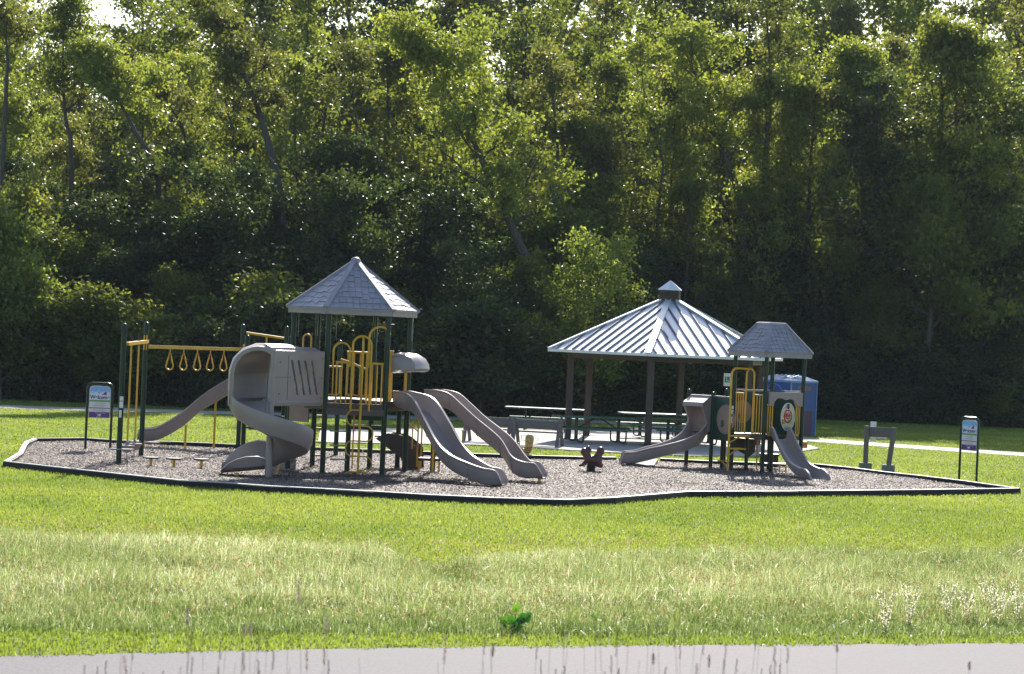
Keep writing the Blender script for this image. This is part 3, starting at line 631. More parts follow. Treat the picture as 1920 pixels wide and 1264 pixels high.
for i in range(45):
    ph = 154+302*i/44; rd = Vector((math.cos(R(ph)), math.sin(R(ph)), 0)); t = i/44
    h = (.6 if t < .1 else max(.44, .6-(t-.1)*1.6))+.10*max(0,(t-.6)/.4); h2 = .3-.12*t
    rings.append(ringat(A, rd, zf(ph), h, h2))
h1 = Vector((-math.sin(R(456)), math.cos(R(456)), 0)); rd1 = Vector((math.cos(R(456)), math.sin(R(456)), 0))
for s, z, h, h2 in ((.25,.21,.60,.27),(.5,.18,.55,.28),(.70,.16,.46,.24),(.86,.14,.33,.17),(.96,.13,.19,.09),(1.03,.11,.06,.03)): rings.append(ringat(A+h1*s-Vector((0,.03*s,0)), rd1*(1-.16*s), z, h, h2))
sp.sweep(rings)
spo = sp.build('spiral_slide', M['grey'], ps); tag(spo, 'grey enclosed-top spiral slide at the front left of the structure')
MB().tube([(A.x,A.y,-.04),(A.x,A.y,.5),(A.x,A.y,1.2),(A.x,A.y,2.84)], [.075,.075,.068,.06], 14).build('centre_column', M['grey'], spo)
hp = [(.02,1.12),(.06,1.20),(.22,1.27),(.46,1.27),(.70,1.18),(.88,.98),(.955,.72),(.965,.3)]
hin = [(.93,.3),(.925,.70),(.85,.95),(.68,1.14),(.46,1.23),(.22,1.23),(.09,1.17),(.05,1.10)]
def hring(base, rd, z): return [base+rd*a+Vector((0,0,z+b_)) for a, b_ in hp+hin]
hr = [hring(A-h0*s, rd0, 1.70-.06*(s > 1)) for s in (2.1, 1.5, .9, .4)]
for i in range(9):
    ph = 154+50*i/8; rd = Vector((math.cos(R(ph)), math.sin(R(ph)), 0)); hr.append(hring(A, rd, 1.70-.10*(i/8)))
MB().sweep(hr).build('hood', M['grey'], spo)
ph = 204; rd = Vector((math.cos(R(ph)), math.sin(R(ph)), 0)); tg = Vector((-math.sin(R(ph)), math.cos(R(ph)), 0)); zz = 1.60
rim = [A+rd*a+Vector((0,0,zz+b_)) for a, b_ in [(.06,.1),(.03,.6)]+hp+[(.97,.0)]]; rim2 = crom(rim, 4); bb = MB(); rr_ = []
for q in rim2: 
    cen = A+rd*.5+Vector((0,0,zz+.6)); o_ = (q-cen).normalized()
    rr_.append([q+o_*.02-tg*.03, q+o_*.02+tg*.05, q-o_*.07+tg*.05, q-o_*.07-tg*.03])
bb.sweep(rr_, smooth=True); bb.build('hood_rim', M['grey'], spo)
# slotted wall between column and deck
oW = A-h0*2.15+Vector((0,0,1.62)); U = h0; Wl = 2.12; Hh = 1.2; pn = MB(); rdo = -rd0*.01
def WP(x, z): return oW+U*x+rdo+Vector((0,0,z))
th_ = .04
def wpoly(pl): pn.prism([(x, z) for x, z in pl], oW+rdo, U, (0,0,1), th_)
s0, s1_ = .22, 1.00                                     # slot band
wpoly([(0,s1_),(Wl,s1_),(Wl,Hh-.04),(Wl-.05,Hh),(0,Hh)]); wpoly([(0,0),(Wl,0),(Wl,s0),(0,s0)])
xs = [(.25,.55),(.50,.80),(.75,1.05),(1.02,1.30)]       # top x as measured from the deck end; slots lean
sw = .085; prev = (0, 0)
slots = sorted([(x0, x0-.30+.0) for x0 in (.52,.80,1.08,1.36)])   # (x at top, x at bottom)
edge = [(0,0)]
for xt, xb in slots:
    wpoly([(edge[-1][1], s0),(xb, s0),(xt, s1_),(edge[-1][0], s1_)]); edge.append((xt+sw, xb+sw))
wpoly([(edge[-1][1], s0),(Wl, s0),(Wl, s1_),(edge[-1][0], s1_)])
for z_, r_ in ((.055,.085),(1.16,.06)): pn.tube([WP(0,z_)-rd0*.0+rd0*(r_*.7), WP(.7,z_)+rd0*(r_*.7), WP(1.4,z_)+rd0*(r_*.7), WP(Wl,z_)+rd0*(r_*.7)], r_, 14)
pnl = pn.build('slotted_panel', M['grey'], spo)
sm_ = MB(); sm_.beam(WP(1.55,.62)+rd0*-.024, WP(Wl-.02,.62)+rd0*-.024, .006, .008); sm_.beam(WP(1.55,.12)+rd0*-.024, WP(1.55,1.12)+rd0*-.024, .006, .006)
for x_, z_ in ((.1,.15),(.1,.6),(.1,1.05),(1.9,.25),(1.9,.95),(1.45,.62)): sm_.sphere(WP(x_,z_)+rd0*-.024, .014, 8, 5)
sm_.build('seams_and_bolts', M['brown'], pnl)
g = gp(443,897); leg(Vector((g.x,g.y,0)), .11, .03, spo)
for (x0,y0,x1,y1) in ((517,893,530,855),): 
    MB().tube([gp(x0,y0), gp(x0,y0)+Vector((.17,.15,.5))], .022, 8).build('support_leg', M['yellow'], spo)
MB().box((Q1.x+.25,Q1.y-.35,1.42),(.62,.04,.50), rz=R(-40)).build('under_deck_panel', M['tan'], ps)
MB().tube(archpts(at(566,700,53.9), at(581,700,53.9), 1.7, 3.20), .022, 8).build('arch_rail', M['yellow'], ps)
# short posts and side ladder under the deck
sp_ = gp(650,888); post(ps, sp_.x, sp_.y, 1.5, ball=False)
lad = MB()
for py in (808, 834.7, 861): lad.tube([at(619,py,51.6), at(650,py+1,52.2)], .018, 8)
lad.build('rung_ladder', M['fascia'], ps)
lad = MB(); x0, x1 = at(588,820,54), at(606,820,54)
for q in (x0, x1): lad.tube([(q.x,q.y,0),(q.x,q.y,1.5)], .022, 8)
for z in (.3,.62,.95,1.25): lad.beam((x0.x,x0.y,z),(x1.x,x1.y,z),.14,.04)
lad.build('step_ladder', M['yellow'], ps)
lad = MB(); q = at(661,850,53.5); lad.tube([(q.x,q.y,0),(q.x,q.y,1.4)], .018, 8); lad.build('support_leg', M['yellow'], ps)
tb = MB()
for (x0,y0,x1,y1) in ((657,779,722,788),(657,797,722,806)):
    c = at((x0+x1)/2,(y0+y1)/2,53.6); tb.box(c, ((x1-x0)/79,.04,(y1-y0)/79))
tb.build('play_counter', M['panelgreen'], ps)
ub = MB()                                             # dark frame under the deck
for a_, c_ in zip(order, order[1:]+order[:1]): ub.beam((a_.x,a_.y,1.58),(c_.x,c_.y,1.58),.06,.16)
ub.build('deck_frame', M['brown'], ps)
# far deck, monkey bar posts
def gpost(bx, by, d, z): q = at(bx, by, d); post(ps, q.x, q.y, z); return Vector((q.x,q.y,0))
PA = gpost(222,874,51.4,3.21); PB = gpost(264,859,54.9,3.26); PC = gpost(446,844,60.4,3.31); PD = gpost(455,850,58.9,3.03)
PE = gpost(528,848,60.4,3.31); PF = gpost(535,855,58.9,3.04); PG = gpost(629,858,58.6,3.0)
pb = MB(); slabz(pb, [PD, PF, PE, PC], 1.5, .09); slabz(pb, [PF, Q1, Q2, PE+Vector((.8,-.2,0))], 1.5, .08); pb.build('rear_deck', M['deck'], ps)
ov = MB(); ov.tube([at(462,624,60.4), at(533,634.5,60.4)], .035, 8); q = at(500,632,60.4); ov.tube([(q.x,q.y,3.1),(q.x,q.y,1.5)], .025, 8); ov.build('overhead_bar', M['yellow'], ps)
railing(ps, lerp(PC,PE,.1), lerp(PC,PE,.9), 1.55, 2.5, 9); railing(ps, lerp(PE,PG,.1), lerp(PE,PG,.8), 1.55, 2.5, 8)
pp = MB(); q0, q1 = at(467,790,58.9), at(540,790,58.9)
zb, zt = .62, 1.10; xx = q0.x; Wd = q1.x-q0.x
pp.prism([(0,zb),(.16,zb),(.16,zt-.02),(0,zt)], (xx,58.9,0), (1,0,0), (0,0,1), .04); pp.prism([(.16,zb),(.26,zb),(.26,zb+.16),(.16,zb+.16)], (xx,58.9,0), (1,0,0), (0,0,1), .04)
pp.prism([(.16,zb+.36),(.26,zb+.36),(.26,zt-.03),(.16,zt-.02)], (xx,58.9,0), (1,0,0), (0,0,1), .04); pp.prism([(.26,zb),(Wd,zb),(Wd,zt-.1),(.26,zt-.03)], (xx,58.9,0), (1,0,0), (0,0,1), .04)
for z in (zb+.05, zt-.06): pp.beam((xx-.12,58.9,z),(xx,58.9,z),.05,.04)
pp.build('play_panel', M['panelgreen'], ps)
# ring track
trk0, trk1 = at(276,650,54.9), at(456,655.5,59.0)
rt = MB(); rt.beam(trk0, trk1, .09, .085); rt.box(trk0+Vector((-.04,0,.1)), (.09,.12,.36)); rt.box(trk1+Vector((.02,0,.02)), (.05,.12,.24)); rto = rt.build('ring_track', M['yellow'], ps)
for px in (317, 342, 367.5, 392, 418):
    t = (px-276)/180; c = trk0.lerp(trk1, t); b = MB(); pts = []
    zt = c.z-.06; sc_ = 1+.05*t
    zt_, rr_ = -.08, .088
    pts = [c+Vector((0,0,zt_)), c+Vector((rr_*.5,0,zt_-.20)), c+Vector((rr_*.97,.01,zt_-.36*sc_))]+[c+Vector((rr_*math.cos(-PI*k/8), .01, zt_-.385*sc_+rr_*1.05*math.sin(-PI*k/8))) for k in range(9)]+[c+Vector((-rr_*.97,.01,zt_-.36*sc_)), c+Vector((-rr_*.5,0,zt_-.20))]
    b.tube(pts, .020, 7, closed=True); b.tube([c+Vector((0,0,-.04)), c+Vector((0,0,-.1))], .018, 7); b.build('hanging_ring', M['yellow'], rto)
cb = MB(); cb.beam(at(239,645,51.5), at(276,640.5,54.9), .09, .08); cb.build('cross_beam', M['yellow'], ps)
for (px, py, ty) in ((238.5,832,650),(252.5,831,649)):
    d = 52.6 if px < 245 else 53.6; q = at(px, py, d); top = at(px+8, ty, d); b = MB()
    b.tube([(top.x,top.y,2.76),(q.x,q.y,.42)], .022, 8); tag_ = b.build('swing_pole', M['yellow'], ps)
    MB().tube([(top.x,top.y,3.02),(top.x,top.y,2.76)], .03, 8).build('flex_joint', M['black'], tag_)
    MB().lathe([(.02,.24),(.10,.27),(.155,.37),(.185,.39),(.185,.415),(.05,.42),(.03,.5),(.0,.52)], (q.x,q.y,0), 18).build('foot_pod', M['grey'], tag_)
    ch = MB(); 
    for i in range(6): ch.sphere((q.x, q.y, .02+.04*i), (.012,.008,.024), 6, 5)
    ch.build('chain', M['steel'], tag_)
for q, dx in ((PA, -.08), (PB, .28), (PA, .18), (PB, -.12)):
    b = MB(); b.lathe([(.02,.36),(.17,.37),(.18,.385),(.17,.40),(.02,.402)], (q.x+dx,q.y+.02,0), 6); b.beam((q.x,q.y,.375),(q.x+dx,q.y+.02,.375),.05,.03); b.build('step_disc', M['grey'], ps)
b = MB(); b.box((PA.x+.015,PA.y-.063,1.55),(.085,.006,.10)); b.box((PA.x+.015,PA.y-.063,1.41),(.085,.006,.15)); b.box((PA.x,PA.y-.063,1.20),(.06,.006,.17)); b.build('notice_sticker', M['white'], ps)
# long rear slide on the left
sl3 = [(P(462,690,59.9),.42,(-1,-.05)),(P(449,698,59.8),.42,(-1,-.08)),(P(436,705,59.7),.42,(-1,-.08)),(P(403.6,725,59.5),.40,(-1,-.1)),(P(376.6,744,59.3),.36,(-1,-.12)),(P(344,772,59.0),.36,(-1,-.15)),(P(309,795,58.7),.32,(-1,-.15)),(P(290.5,803,58.5),.30,(-1,-.2)),(P(270,804.6,58.3),.28,(-1,-.2)),(P(262,808,58.2),.2,(-1,-.2)),(P(258,818,58.2),.07,(-1,-.2))]
r3 = slide_rings(sl3, -1, .58); s3 = MB().sweep(r3).build('long_slide', M['grey'], ps); tag(s3, 'long grey slide at the back running down to the left')
leg(Vector(gp(345.5,846)+Vector((0,.1,0))), .66, .028, s3); leg(Vector(gp(399.5,844)+Vector((0,.1,0))), 1.28, .03, s3)
# stair and low bench at the right
st = MB(); pl = [(704,822),(728,812),(753,816),(766,825),(783,840),(785,879),(764,881),(750,857),(731,843)]
o_ = at(744,850,54.2); poly = [(at(x,y,54.2).x-o_.x, at(x,y,54.2).z-o_.z) for x, y in pl][::-1]
st.prism(poly, o_, (1,0,0), (0,0,1), .04); st.prism(poly, o_+Vector((.1,.75,0)), (1,0,0), (0,0,1), .04)
for (x, y) in ((716,817),(736,826),(752,837),(766,851),(778,866)): c = at(x,y,54.55); st.box(c, (.30,.72,.04))
st.build('stairs', M['brown'], ps)
tb = MB(); c = at(805,861,53.6); tb.box(c, (.54,.42,.07)); tbo = tb.build('low_platform', M['brown'], ps, bevel=.012)
for px in (785, 823):
    q = at(px,881,53.4); leg(q, c.z-.05, .022, tbo)
hr_ = MB()
q = [at(x, 800, 54) for x in (774, 784.5, 791.5)]
hr_.tube([(q[0].x,54,.55),(q[0].x,54,1.18)], .016, 8); hr_.tube(archpts((q[1].x,54), (q[2].x,54), .12, 1.32), .019, 8); hr_.tube([at(765,792,54), at(784,809,54)], .016, 8)
hr_.tube([at(767,764,52.6), at(775,770,52.8), at(782,779,53.2), at(785,795,54)], .02, 8); hr_.build('handrail', M['yellow'], ps)

# loose stepping pods beside it
pods = [((282.5,878.5),'stepping pod nearest the green posts, left of its row'),((325.5,880.3),'middle stepping pod of the row of three by the spiral slide'),((377,881.5),'stepping pod nearest the spiral slide exit, right of its row')]
p0 = None
for (px, py), lb in pods:
    g = gp(px, py)
    if p0 is None:
        p0 = thing('stepping_pod', (g.x,g.y,0), lb, 'stepping pod', 'stepping pods in the wood chips')
        MB().lathe([(.03,.225),(.17,.225),(.195,.24),(.19,.262),(.03,.266)], (0,0,0), 6).build('pod_top', M['black'], p0, world=False)
        MB().tube([(0,0,-.03),(0,0,.23)], .034, 10).build('pod_post', M['yellow'], p0, world=False)
    else: copy_thing(p0, (g.x,g.y,0), R(random.uniform(0,30)), lb)

# ------------------------------------------------------------------ small play structure
SX, SY, SZ = 6.93, 60.0, 1.02
p2 = thing('play_structure', (SX, SY, 0), 'smaller playground structure with square pyramid roof and two short slides', 'play structure')
K1, K2, K4, K3 = [Vector((SX+.92*math.sin(R(a)), SY-.92*math.cos(R(a)), 0)) for a in (-101.8, -11.8, 78.2, 168.2)]
for q in (K1, K2, K4, K3): post(p2, q.x, q.y, 3.2, .055, ball=False)
E_ = [Vector((SX+1.15*math.sin(R(a)), SY-1.15*math.cos(R(a)), 3.24)) for a in (-101.8, -11.8, 78.2, 168.2)]
T_ = [Vector((SX+.40*math.sin(R(a)), SY-.40*math.cos(R(a)), 3.98)) for a in (-101.8, -11.8, 78.2, 168.2)]
rb = MB(); rb.add(E_+T_+[p-Vector((0,0,.03)) for p in E_], [(i,(i+1)%4,4+(i+1)%4,4+i) for i in range(4)]+[(4,5,6,7)]+[(8+i,i,(i+1)%4,8+(i+1)%4) for i in range(4)]+[(11,10,9,8)])
for i in range(4): shingles(rb, E_[i], E_[(i+1)%4], T_[(i+1)%4], T_[i], 7, .15)
rf2 = rb.build('roof', M['shingle'], p2); hb = MB()
for a_, c_ in zip(E_, T_): hb.beam(a_+Vector((0,0,.01)), c_+Vector((0,0,.012)), .12, .04)
hb.sweep([[Vector((SX+k*math.sin(R(a)), SY-k*math.cos(R(a)), z)) for a in (-101.8,-11.8,78.2,168.2)] for k, z in ((.42,3.97),(.42,4.02),(.36,4.05))], smooth=False); hb.build('roof_cap', M['shingle'], rf2)
fb = MB()
for i in range(4): a_, c_ = E_[i], E_[(i+1)%4]; cc = Vector((SX,SY,3.17)); fb.beam(cc+(a_-cc-Vector((0,0,.07)))*.965, cc+(c_-cc-Vector((0,0,.07)))*.965, .03, .12)
fb.build('fascia', M['fascia'], rf2)
R1_, R2_, R3_ = Vector((5.55,61.0,0)), Vector((4.92,61.45,0)), Vector((6.02,62.2,0))
post(p2, R1_.x, R1_.y, 2.04, .055); post(p2, R2_.x, R2_.y, 2.08, .055); post(p2, R3_.x, R3_.y, 2.12, .055)
q = gp(1352,884); post(p2, q.x+.1, q.y+1.0, SZ, .05, ball=False, name='short_post'); q = gp(1404,887); post(p2, q.x, q.y+.8, SZ, .05, ball=False, name='short_post'); q = gp(1445,889); post(p2, q.x, q.y, SZ, .05, ball=False, name='short_post')
pb = MB(); slabz(pb, [K1,K2,K4,K3], SZ, .09); slabz(pb, [K1,K3,R3_,R2_,R1_], SZ-.004, .08); pb.build('deck', M['deck'], p2)
def discpanel(a, c, z0, z1, dc, rad):
    t = (c-a).normalized(); nrm = Vector((t.y,-t.x,0)); L = (c-a).length; b = MB(); b.prism([(.07,z0),(L-.07,z0),(L-.07,z1),(.07,z1)], a, t, (0,0,1), .03)
    o = b.build('green_panel', M['panelgreen'], p2); e = MB(); ctr = a+t*(dc*L)+Vector((0,0,(z0+z1)/2))
    pts = [(rad*math.cos(2*PI*i/28), rad*math.sin(2*PI*i/28)) for i in range(28)]; e.prism(pts, ctr+nrm*.035, t, (0,0,1), .03); e.prism([(x*.8,y*.8) for x,y in pts], ctr+nrm*.055, t, (0,0,1), .02); e.build('round_bubble', M['tan'], o)
    MB().prism([(rad*.14*math.cos(2*PI*i/14)-.1, rad*.26*math.sin(2*PI*i/14)-.12) for i in range(14)], ctr+nrm*.08, t, (0,0,1), .012).build('finger_hole', M['panelgreen'], o)
    b = MB(); b.beam(a+Vector((0,0,z1+.03)), c+Vector((0,0,z1+.03)), .05, .03); b.build('top_rail', M['fascia'], o)
discpanel(R1_, K1, .80, 1.96, .70, .40); discpanel(K1+Vector((0,.12,0)), K3, 1.05, 2.17, .22, .31)
MB().prism([(.06,1.03),((K4-K3).length-.06,1.03),((K4-K3).length-.06,2.02),(.06,2.02)], K3, (K4-K3).normalized(), (0,0,1), .03).build('green_panel', M['panelgreen'], p2)
# side entry ladder
m12 = (K1+K2)/2; ou = Vector((-.837,-.547,0)); d12 = (K2-K1).normalized(); e_ = m12+ou*.62-d12*.02; i1 = m12+d12*-.15; i2 = m12+d12*.17
ld = MB(); zt = 2.78
ld.tube([(e_.x,e_.y,-.03),(e_.x,e_.y,zt-.2)]+[tuple(e_.lerp(i1+d12*.1,.5*(1-math.cos(PI/2*k/5))*.55)+Vector((0,0,zt-.2+.2*math.sin(PI/2*k/5)))) for k in range(1,6)]+[tuple(i1+Vector((0,0,zt))+d12*.12)], .028, 10)
ld.tube(archpts(i1, i2, SZ+.03, zt), .026, 10); ldo = ld.build('entry_ladder', M['yellow'], p2)
for z, k, s in ((SZ-.02,.0,1),(.66,.0,.8),(.34,-.2,.8)):
    b = MB(); base = e_; tipc = e_-ou*.55*s
    b.hexa([e_+d12*.03+Vector((0,0,z-.03)), e_-d12*.03+Vector((0,0,z-.03)), tipc-d12*.2+Vector((0,0,z-.03)), tipc+d12*.2+Vector((0,0,z-.03)), e_+d12*.03+Vector((0,0,z+.01)), e_-d12*.03+Vector((0,0,z+.01)), tipc-d12*.2+Vector((0,0,z+.01)), tipc+d12*.2+Vector((0,0,z+.01))] if k == 0 else
           [e_+ou*.35+Vector((0,.05,z-.03)), e_+ou*.35+Vector((0,-.05,z-.03)), e_-d12*.05+Vector((0,0,z-.03)), e_+Vector((.05,.05,z-.03)), e_+ou*.35+Vector((0,.05,z)), e_+ou*.35+Vector((0,-.05,z)), e_-d12*.05+Vector((0,0,z)), e_+Vector((.05,.05,z))])
    b.beam(e_+Vector((0,0,z-.2)), (e_.lerp(tipc,.7) if k == 0 else e_+ou*.2)+Vector((0,0,z-.03)), .03, .03); b.build('tread', M['yellow'], ldo)
railing(p2, lerp(K1,K2,.08), lerp(K1,K2,.30), SZ+.05, 2.12, 4, .015); railing(p2, lerp(K1,K2,.66), lerp(K1,K2,.92), SZ+.05, 2.10, 4, .015)
b = MB(); q = lerp(K1,K2,.0)+ou*.058; b.box((q.x+.02,q.y,1.72),(.05,.05,.09)); b.box((q.x+.02,q.y,1.60),(.05,.05,.11)); b.box((q.x+.01,q.y,1.38),(.04,.05,.16)); b.build('notice_sticker', M['white'], p2)
# panel with arch over the slide
t24 = (K4-K2).normalized(); L24 = (K4-K2).length; n24 = Vector((t24.y,-t24.x,0))
pl = [(.08,1.83),(.22,1.83),(.27,1.95),(.36,2.03),(.50,2.04),(.66,1.99),(.82,2.03),(.93,2.0),(1.0,1.88),(1.08,1.83),(L24-.07,1.83),(L24-.07,2.20),(L24-.2,2.22),(.08,2.20)]
MB().prism(pl, K2+n24*.06, t24, (0,0,1), .06).build('arch_panel', M['grey'], p2, bevel=.012)
MB().beam(K2+Vector((0,0,2.235)), K4+Vector((0,0,2.235)), .06, .02).build('top_rail', M['green'], p2)
railing(p2, lerp(K2,K4,.09), lerp(K2,K4,.21), SZ+.03, 1.85, 3, .016); railing(p2, lerp(K2,K4,.84), lerp(K2,K4,.93), SZ+.03, 1.85, 3, .016)
bc = at(1477,782,59.45); bt = Vector((math.cos(R(50)), math.sin(R(50)), 0)); bn = Vector((bt.y,-bt.x,0))
def oval(mb, c, u, rx, rz, th, n=28): mb.prism([(rx*math.cos(2*PI*i/n), rz*math.sin(2*PI*i/n)) for i in range(n)], c, u, (0,0,1), th)
b = MB(); oval(b, bc, Vector((1,.3,0)), .185, .36, .02); bo_ = b.build('clear_window', M['plexi'], p2)
ring = [bc+Vector((0,-.05,.02))+Vector((.095*math.cos(2*PI*i/20), 0, .165*math.sin(2*PI*i/20))) for i in range(20)]; b = MB(); b.tube(ring, .016, 7, closed=True)
b.tube([bc+Vector((.06*math.cos(a)*k, -.05, .10*math.sin(a)*k+.02)) for a, k in [(i*.6, 1-i*.045) for i in range(18)]], .013, 6); b.build('red_spinner', M['red'], bo_)
b = MB(); b.sphere(bc+Vector((-.12,-.04,-.12)), (.055,.03,.08), 10, 7); b.build('orange_knob', M['orange'], bo_); MB().sphere(bc+Vector((.0,-.05,.28)), (.035,.03,.07), 10, 7).build('dark_knob', M['signink'], bo_)
MB().tube([bc+Vector((.19*math.cos(2*PI*i/28), .057*math.cos(2*PI*i/28)-.01, .37*math.sin(2*PI*i/28))) for i in range(28)], .008, 6, closed=True).build('window_rim', M['white'], bo_)
# short straight slide
sl4 = [(P(1444,813,59.3),.14,(.4,-.9)),(P(1447.5,801,59.15),.32,(.4,-.9)),(P(1453,809,58.95),.34,(.38,-.92)),(P(1462,831,58.6),.30,(.36,-.93)),(P(1473,852,58.25),.26,(.34,-.94)),(P(1484,868,57.95),.24,(.34,-.94)),(P(1500,877.5,57.5),.26,(.34,-.94)),(P(1510,880,57.3),.26,(.34,-.94)),(P(1518,889,57.05),.15,(.34,-.94)),(P(1521,897,56.95),.08,(.34,-.94))]
r4 = slide_rings(sl4, 1, .52); s4 = MB().sweep(r4).build('short_slide', M['grey'], p2); tag(s4, 'short grey slide facing the camera at the right')
# hooded curving slide on the left
sl5 = [(P(1332,783,61.05),.42,(-.6,-.8)),(P(1326.7,788,60.95),.46,(-.6,-.8)),(P(1320,801,60.7),.42,(-.65,-.75)),(P(1304.5,815,60.45),.34,(-.78,-.6)),(P(1279,826,60.25),.30,(-.9,-.4)),(P(1241,836,60.1),.28,(-.97,-.2)),(P(1216,841,60.05),.30,(-.99,-.1)),(P(1190.6,847.5,60.0),.28,(-1,-.05)),(P(1173,848.5,60.0),.27,(-1,-.03)),(P(1169,853,60.0),.2,(-1,-.03)),(P(1164.5,866,60.0),.05,(-1,-.03))]
r5 = slide_rings(sl5, -1, .60); s5 = MB().sweep(r5).build('curved_slide', M['grey'], p2); tag(s5, 'curving grey slide with box hood at the left')
f5, l5 = Vector((-.6,-.8,0)), Vector((-.8,.6,0)); O5 = Vector((R1_.x-.02, R1_.y, 0))+f5*.02
side = [(0,1.0),(0,1.98),(.10,1.98),(.14,1.93),(.46,1.79),(.47,1.70),(.44,1.66),(.24,1.36),(.14,1.0)]
b = MB()
for s_ in (.03, .60): b.prism(side, O5+l5*s_, f5, (0,0,1), .04)
def sl(mb, a, c): mb.sweep([[O5+l5*s_+f5*a[0]+Vector((0,0,a[1])), O5+l5*s_+f5*c[0]+Vector((0,0,c[1])), O5+l5*s_+f5*c[0]+Vector((0,0,c[1]-.03)), O5+l5*s_+f5*a[0]+Vector((0,0,a[1]-.03))] for s_ in (-.01, .64)], smooth=False)
sl(b, (0,2.0),(.11,2.0)); sl(b, (.11,1.99),(.15,1.935)); sl(b, (.145,1.945),(.47,1.80)); sl(b, (.46,1.805),(.48,1.72)); b.build('hood', M['grey'], s5, bevel=.012)
MB().prism([(.03,1.0),(.6,1.0),(.6,1.75),(.03,1.75)], O5+f5*.0, l5, (0,0,1), .03).build('hood_back', M['tan'], s5)
# transfer steps
b = MB(); c = at(1442,851,61.4); b.box((c.x,c.y,.44),(.5,.5,.05)); b.box((c.x,c.y,.26),(.46,.46,.3)); b.build('transfer_step', M['brown'], p2)
b = MB(); c = at(1450,872.5,60.3); b.box((c.x,c.y,.24),(.66,.42,.05)); b2_ = b.build('transfer_step', M['brown'], p2)
for px in (1461, 1473): q = at(px,888,60.1); leg(q, .22, .02, b2_)
b = MB(); c = at(1390,845,61.6); b.prism([(-.35,.15),(-.1,-.05),(.2,-.2),(.35,-.05),(.35,.3),(-.35,.3)], (c.x,c.y,.55), (1,0,0), (0,0,1), .5); b.build('stair_box', M['brown'], p2)
b = MB(); c = at(1508,834,63); b.box(c, (.16,.2,.18)); b.build('yellow_bracket', M['orange'], p2, bevel=.02)
for px, zz in ((1397,.55),(1418,.95)): q = at(px,884,61.2); leg(q, zz, .02, p2)
# ------------------------------------------------------------------ gazebo
GX, GY, GR, PR = 5.25, 75.4, 4.22, 3.42; GA = [-12.5+60*k for k in range(6)]
gz = thing('gazebo', (GX, GY, 0), 'open hexagonal picnic shelter with pale metal roof and small cupola', 'gazebo')
def hx(r, a, z): return Vector((GX+r*math.sin(R(a)), GY-r*math.cos(R(a)), z))
ez, az = 3.02, 4.86; Ev = [hx(GR, a, ez) for a in GA]; Tv = [hx(.30, a, az-.05) for a in GA]
b = MB(); b.add(Ev+Tv+[p-Vector((0,0,.05)) for p in Ev]+[p-Vector((0,0,.12)) for p in Tv], [(i,(i+1)%6,6+(i+1)%6,6+i) for i in range(6)]+[(12+i,12+(i+1)%6,(i+1)%6,i) for i in range(6)]+[(12+(i+1)%6,12+i,18+i,18+(i+1)%6) for i in range(6)])
gr = b.build('roof', M['metalroof'], gz)
rb = MB()
for i in range(6):
    a_, c_, t0, t1 = Ev[i], Ev[(i+1)%6], Tv[i], Tv[(i+1)%6]; ax = (c_-a_).normalized(); mid = (a_+c_)/2; up = ((t0+t1)/2-mid); n = ax.cross(up).normalized(); n = n if n.z > 0 else -n
    W = (c_-a_).length/2; tw = (t1-t0).length/2
    for k in range(-6, 7):
        x = k*.36
        if abs(x) > W-.12: continue
        t = 1 if abs(x) < tw else (W-abs(x))/(W-tw)
        rb.beam(mid+ax*x+n*.022+up*.004, mid+ax*x+up*(t-.03)+n*.022, .05, .034, up=n)
rb.build('standing_seams', M['rib'], gr)
hb = MB()
for p, q in zip(Ev, Tv):
    hb.beam(p+Vector((0,0,.02)), q+Vector((0,0,.03)), .20, .05)
hb.build('hip_cap', M['metalroof'], gr)
fb = MB()
for i in range(6): fb.beam(Ev[i]-Vector((0,0,.045)), Ev[(i+1)%6]-Vector((0,0,.045)), .05, .09)
fb.build('fascia', M['metalroof'], gr)
cu = MB(); hxx = lambda r, z: [hx(r, a, z) for a in GA]
cu.sweep([hxx(.36,4.60), hxx(.36,5.16)], smooth=False)
for z in (4.86, 4.94, 5.02, 5.10): cu.sweep([hxx(.37,z), hxx(.40,z-.03), hxx(.40,z-.045), hxx(.37,z-.02)], smooth=False)
co = cu.build('cupola', M['gpost'], gr); cr = MB(); cr.sweep([hxx(.43,5.15), hxx(.43,5.18), hxx(.02,5.48)], smooth=False); cr.build('cupola_roof', M['metalroof'], co)
for a in GA:
    p = hx(PR, a, 0); b = MB(); b.box((p.x,p.y,1.5),(.19,.19,2.92), rz=R(12)); b.box((p.x,p.y,.065),(.42,.42,.03), rz=R(20)); b.build('post', M['gpost'], gz, bevel=.012)
b = MB()
for i in range(6): b.beam(hx(PR,GA[i],2.86), hx(PR,GA[(i+1)%6],2.86), .14, .2); b.beam(hx(PR,GA[i],2.95), hx(.3,GA[i],4.62), .10, .14)
b.build('roof_beams', M['gpost'], gz)

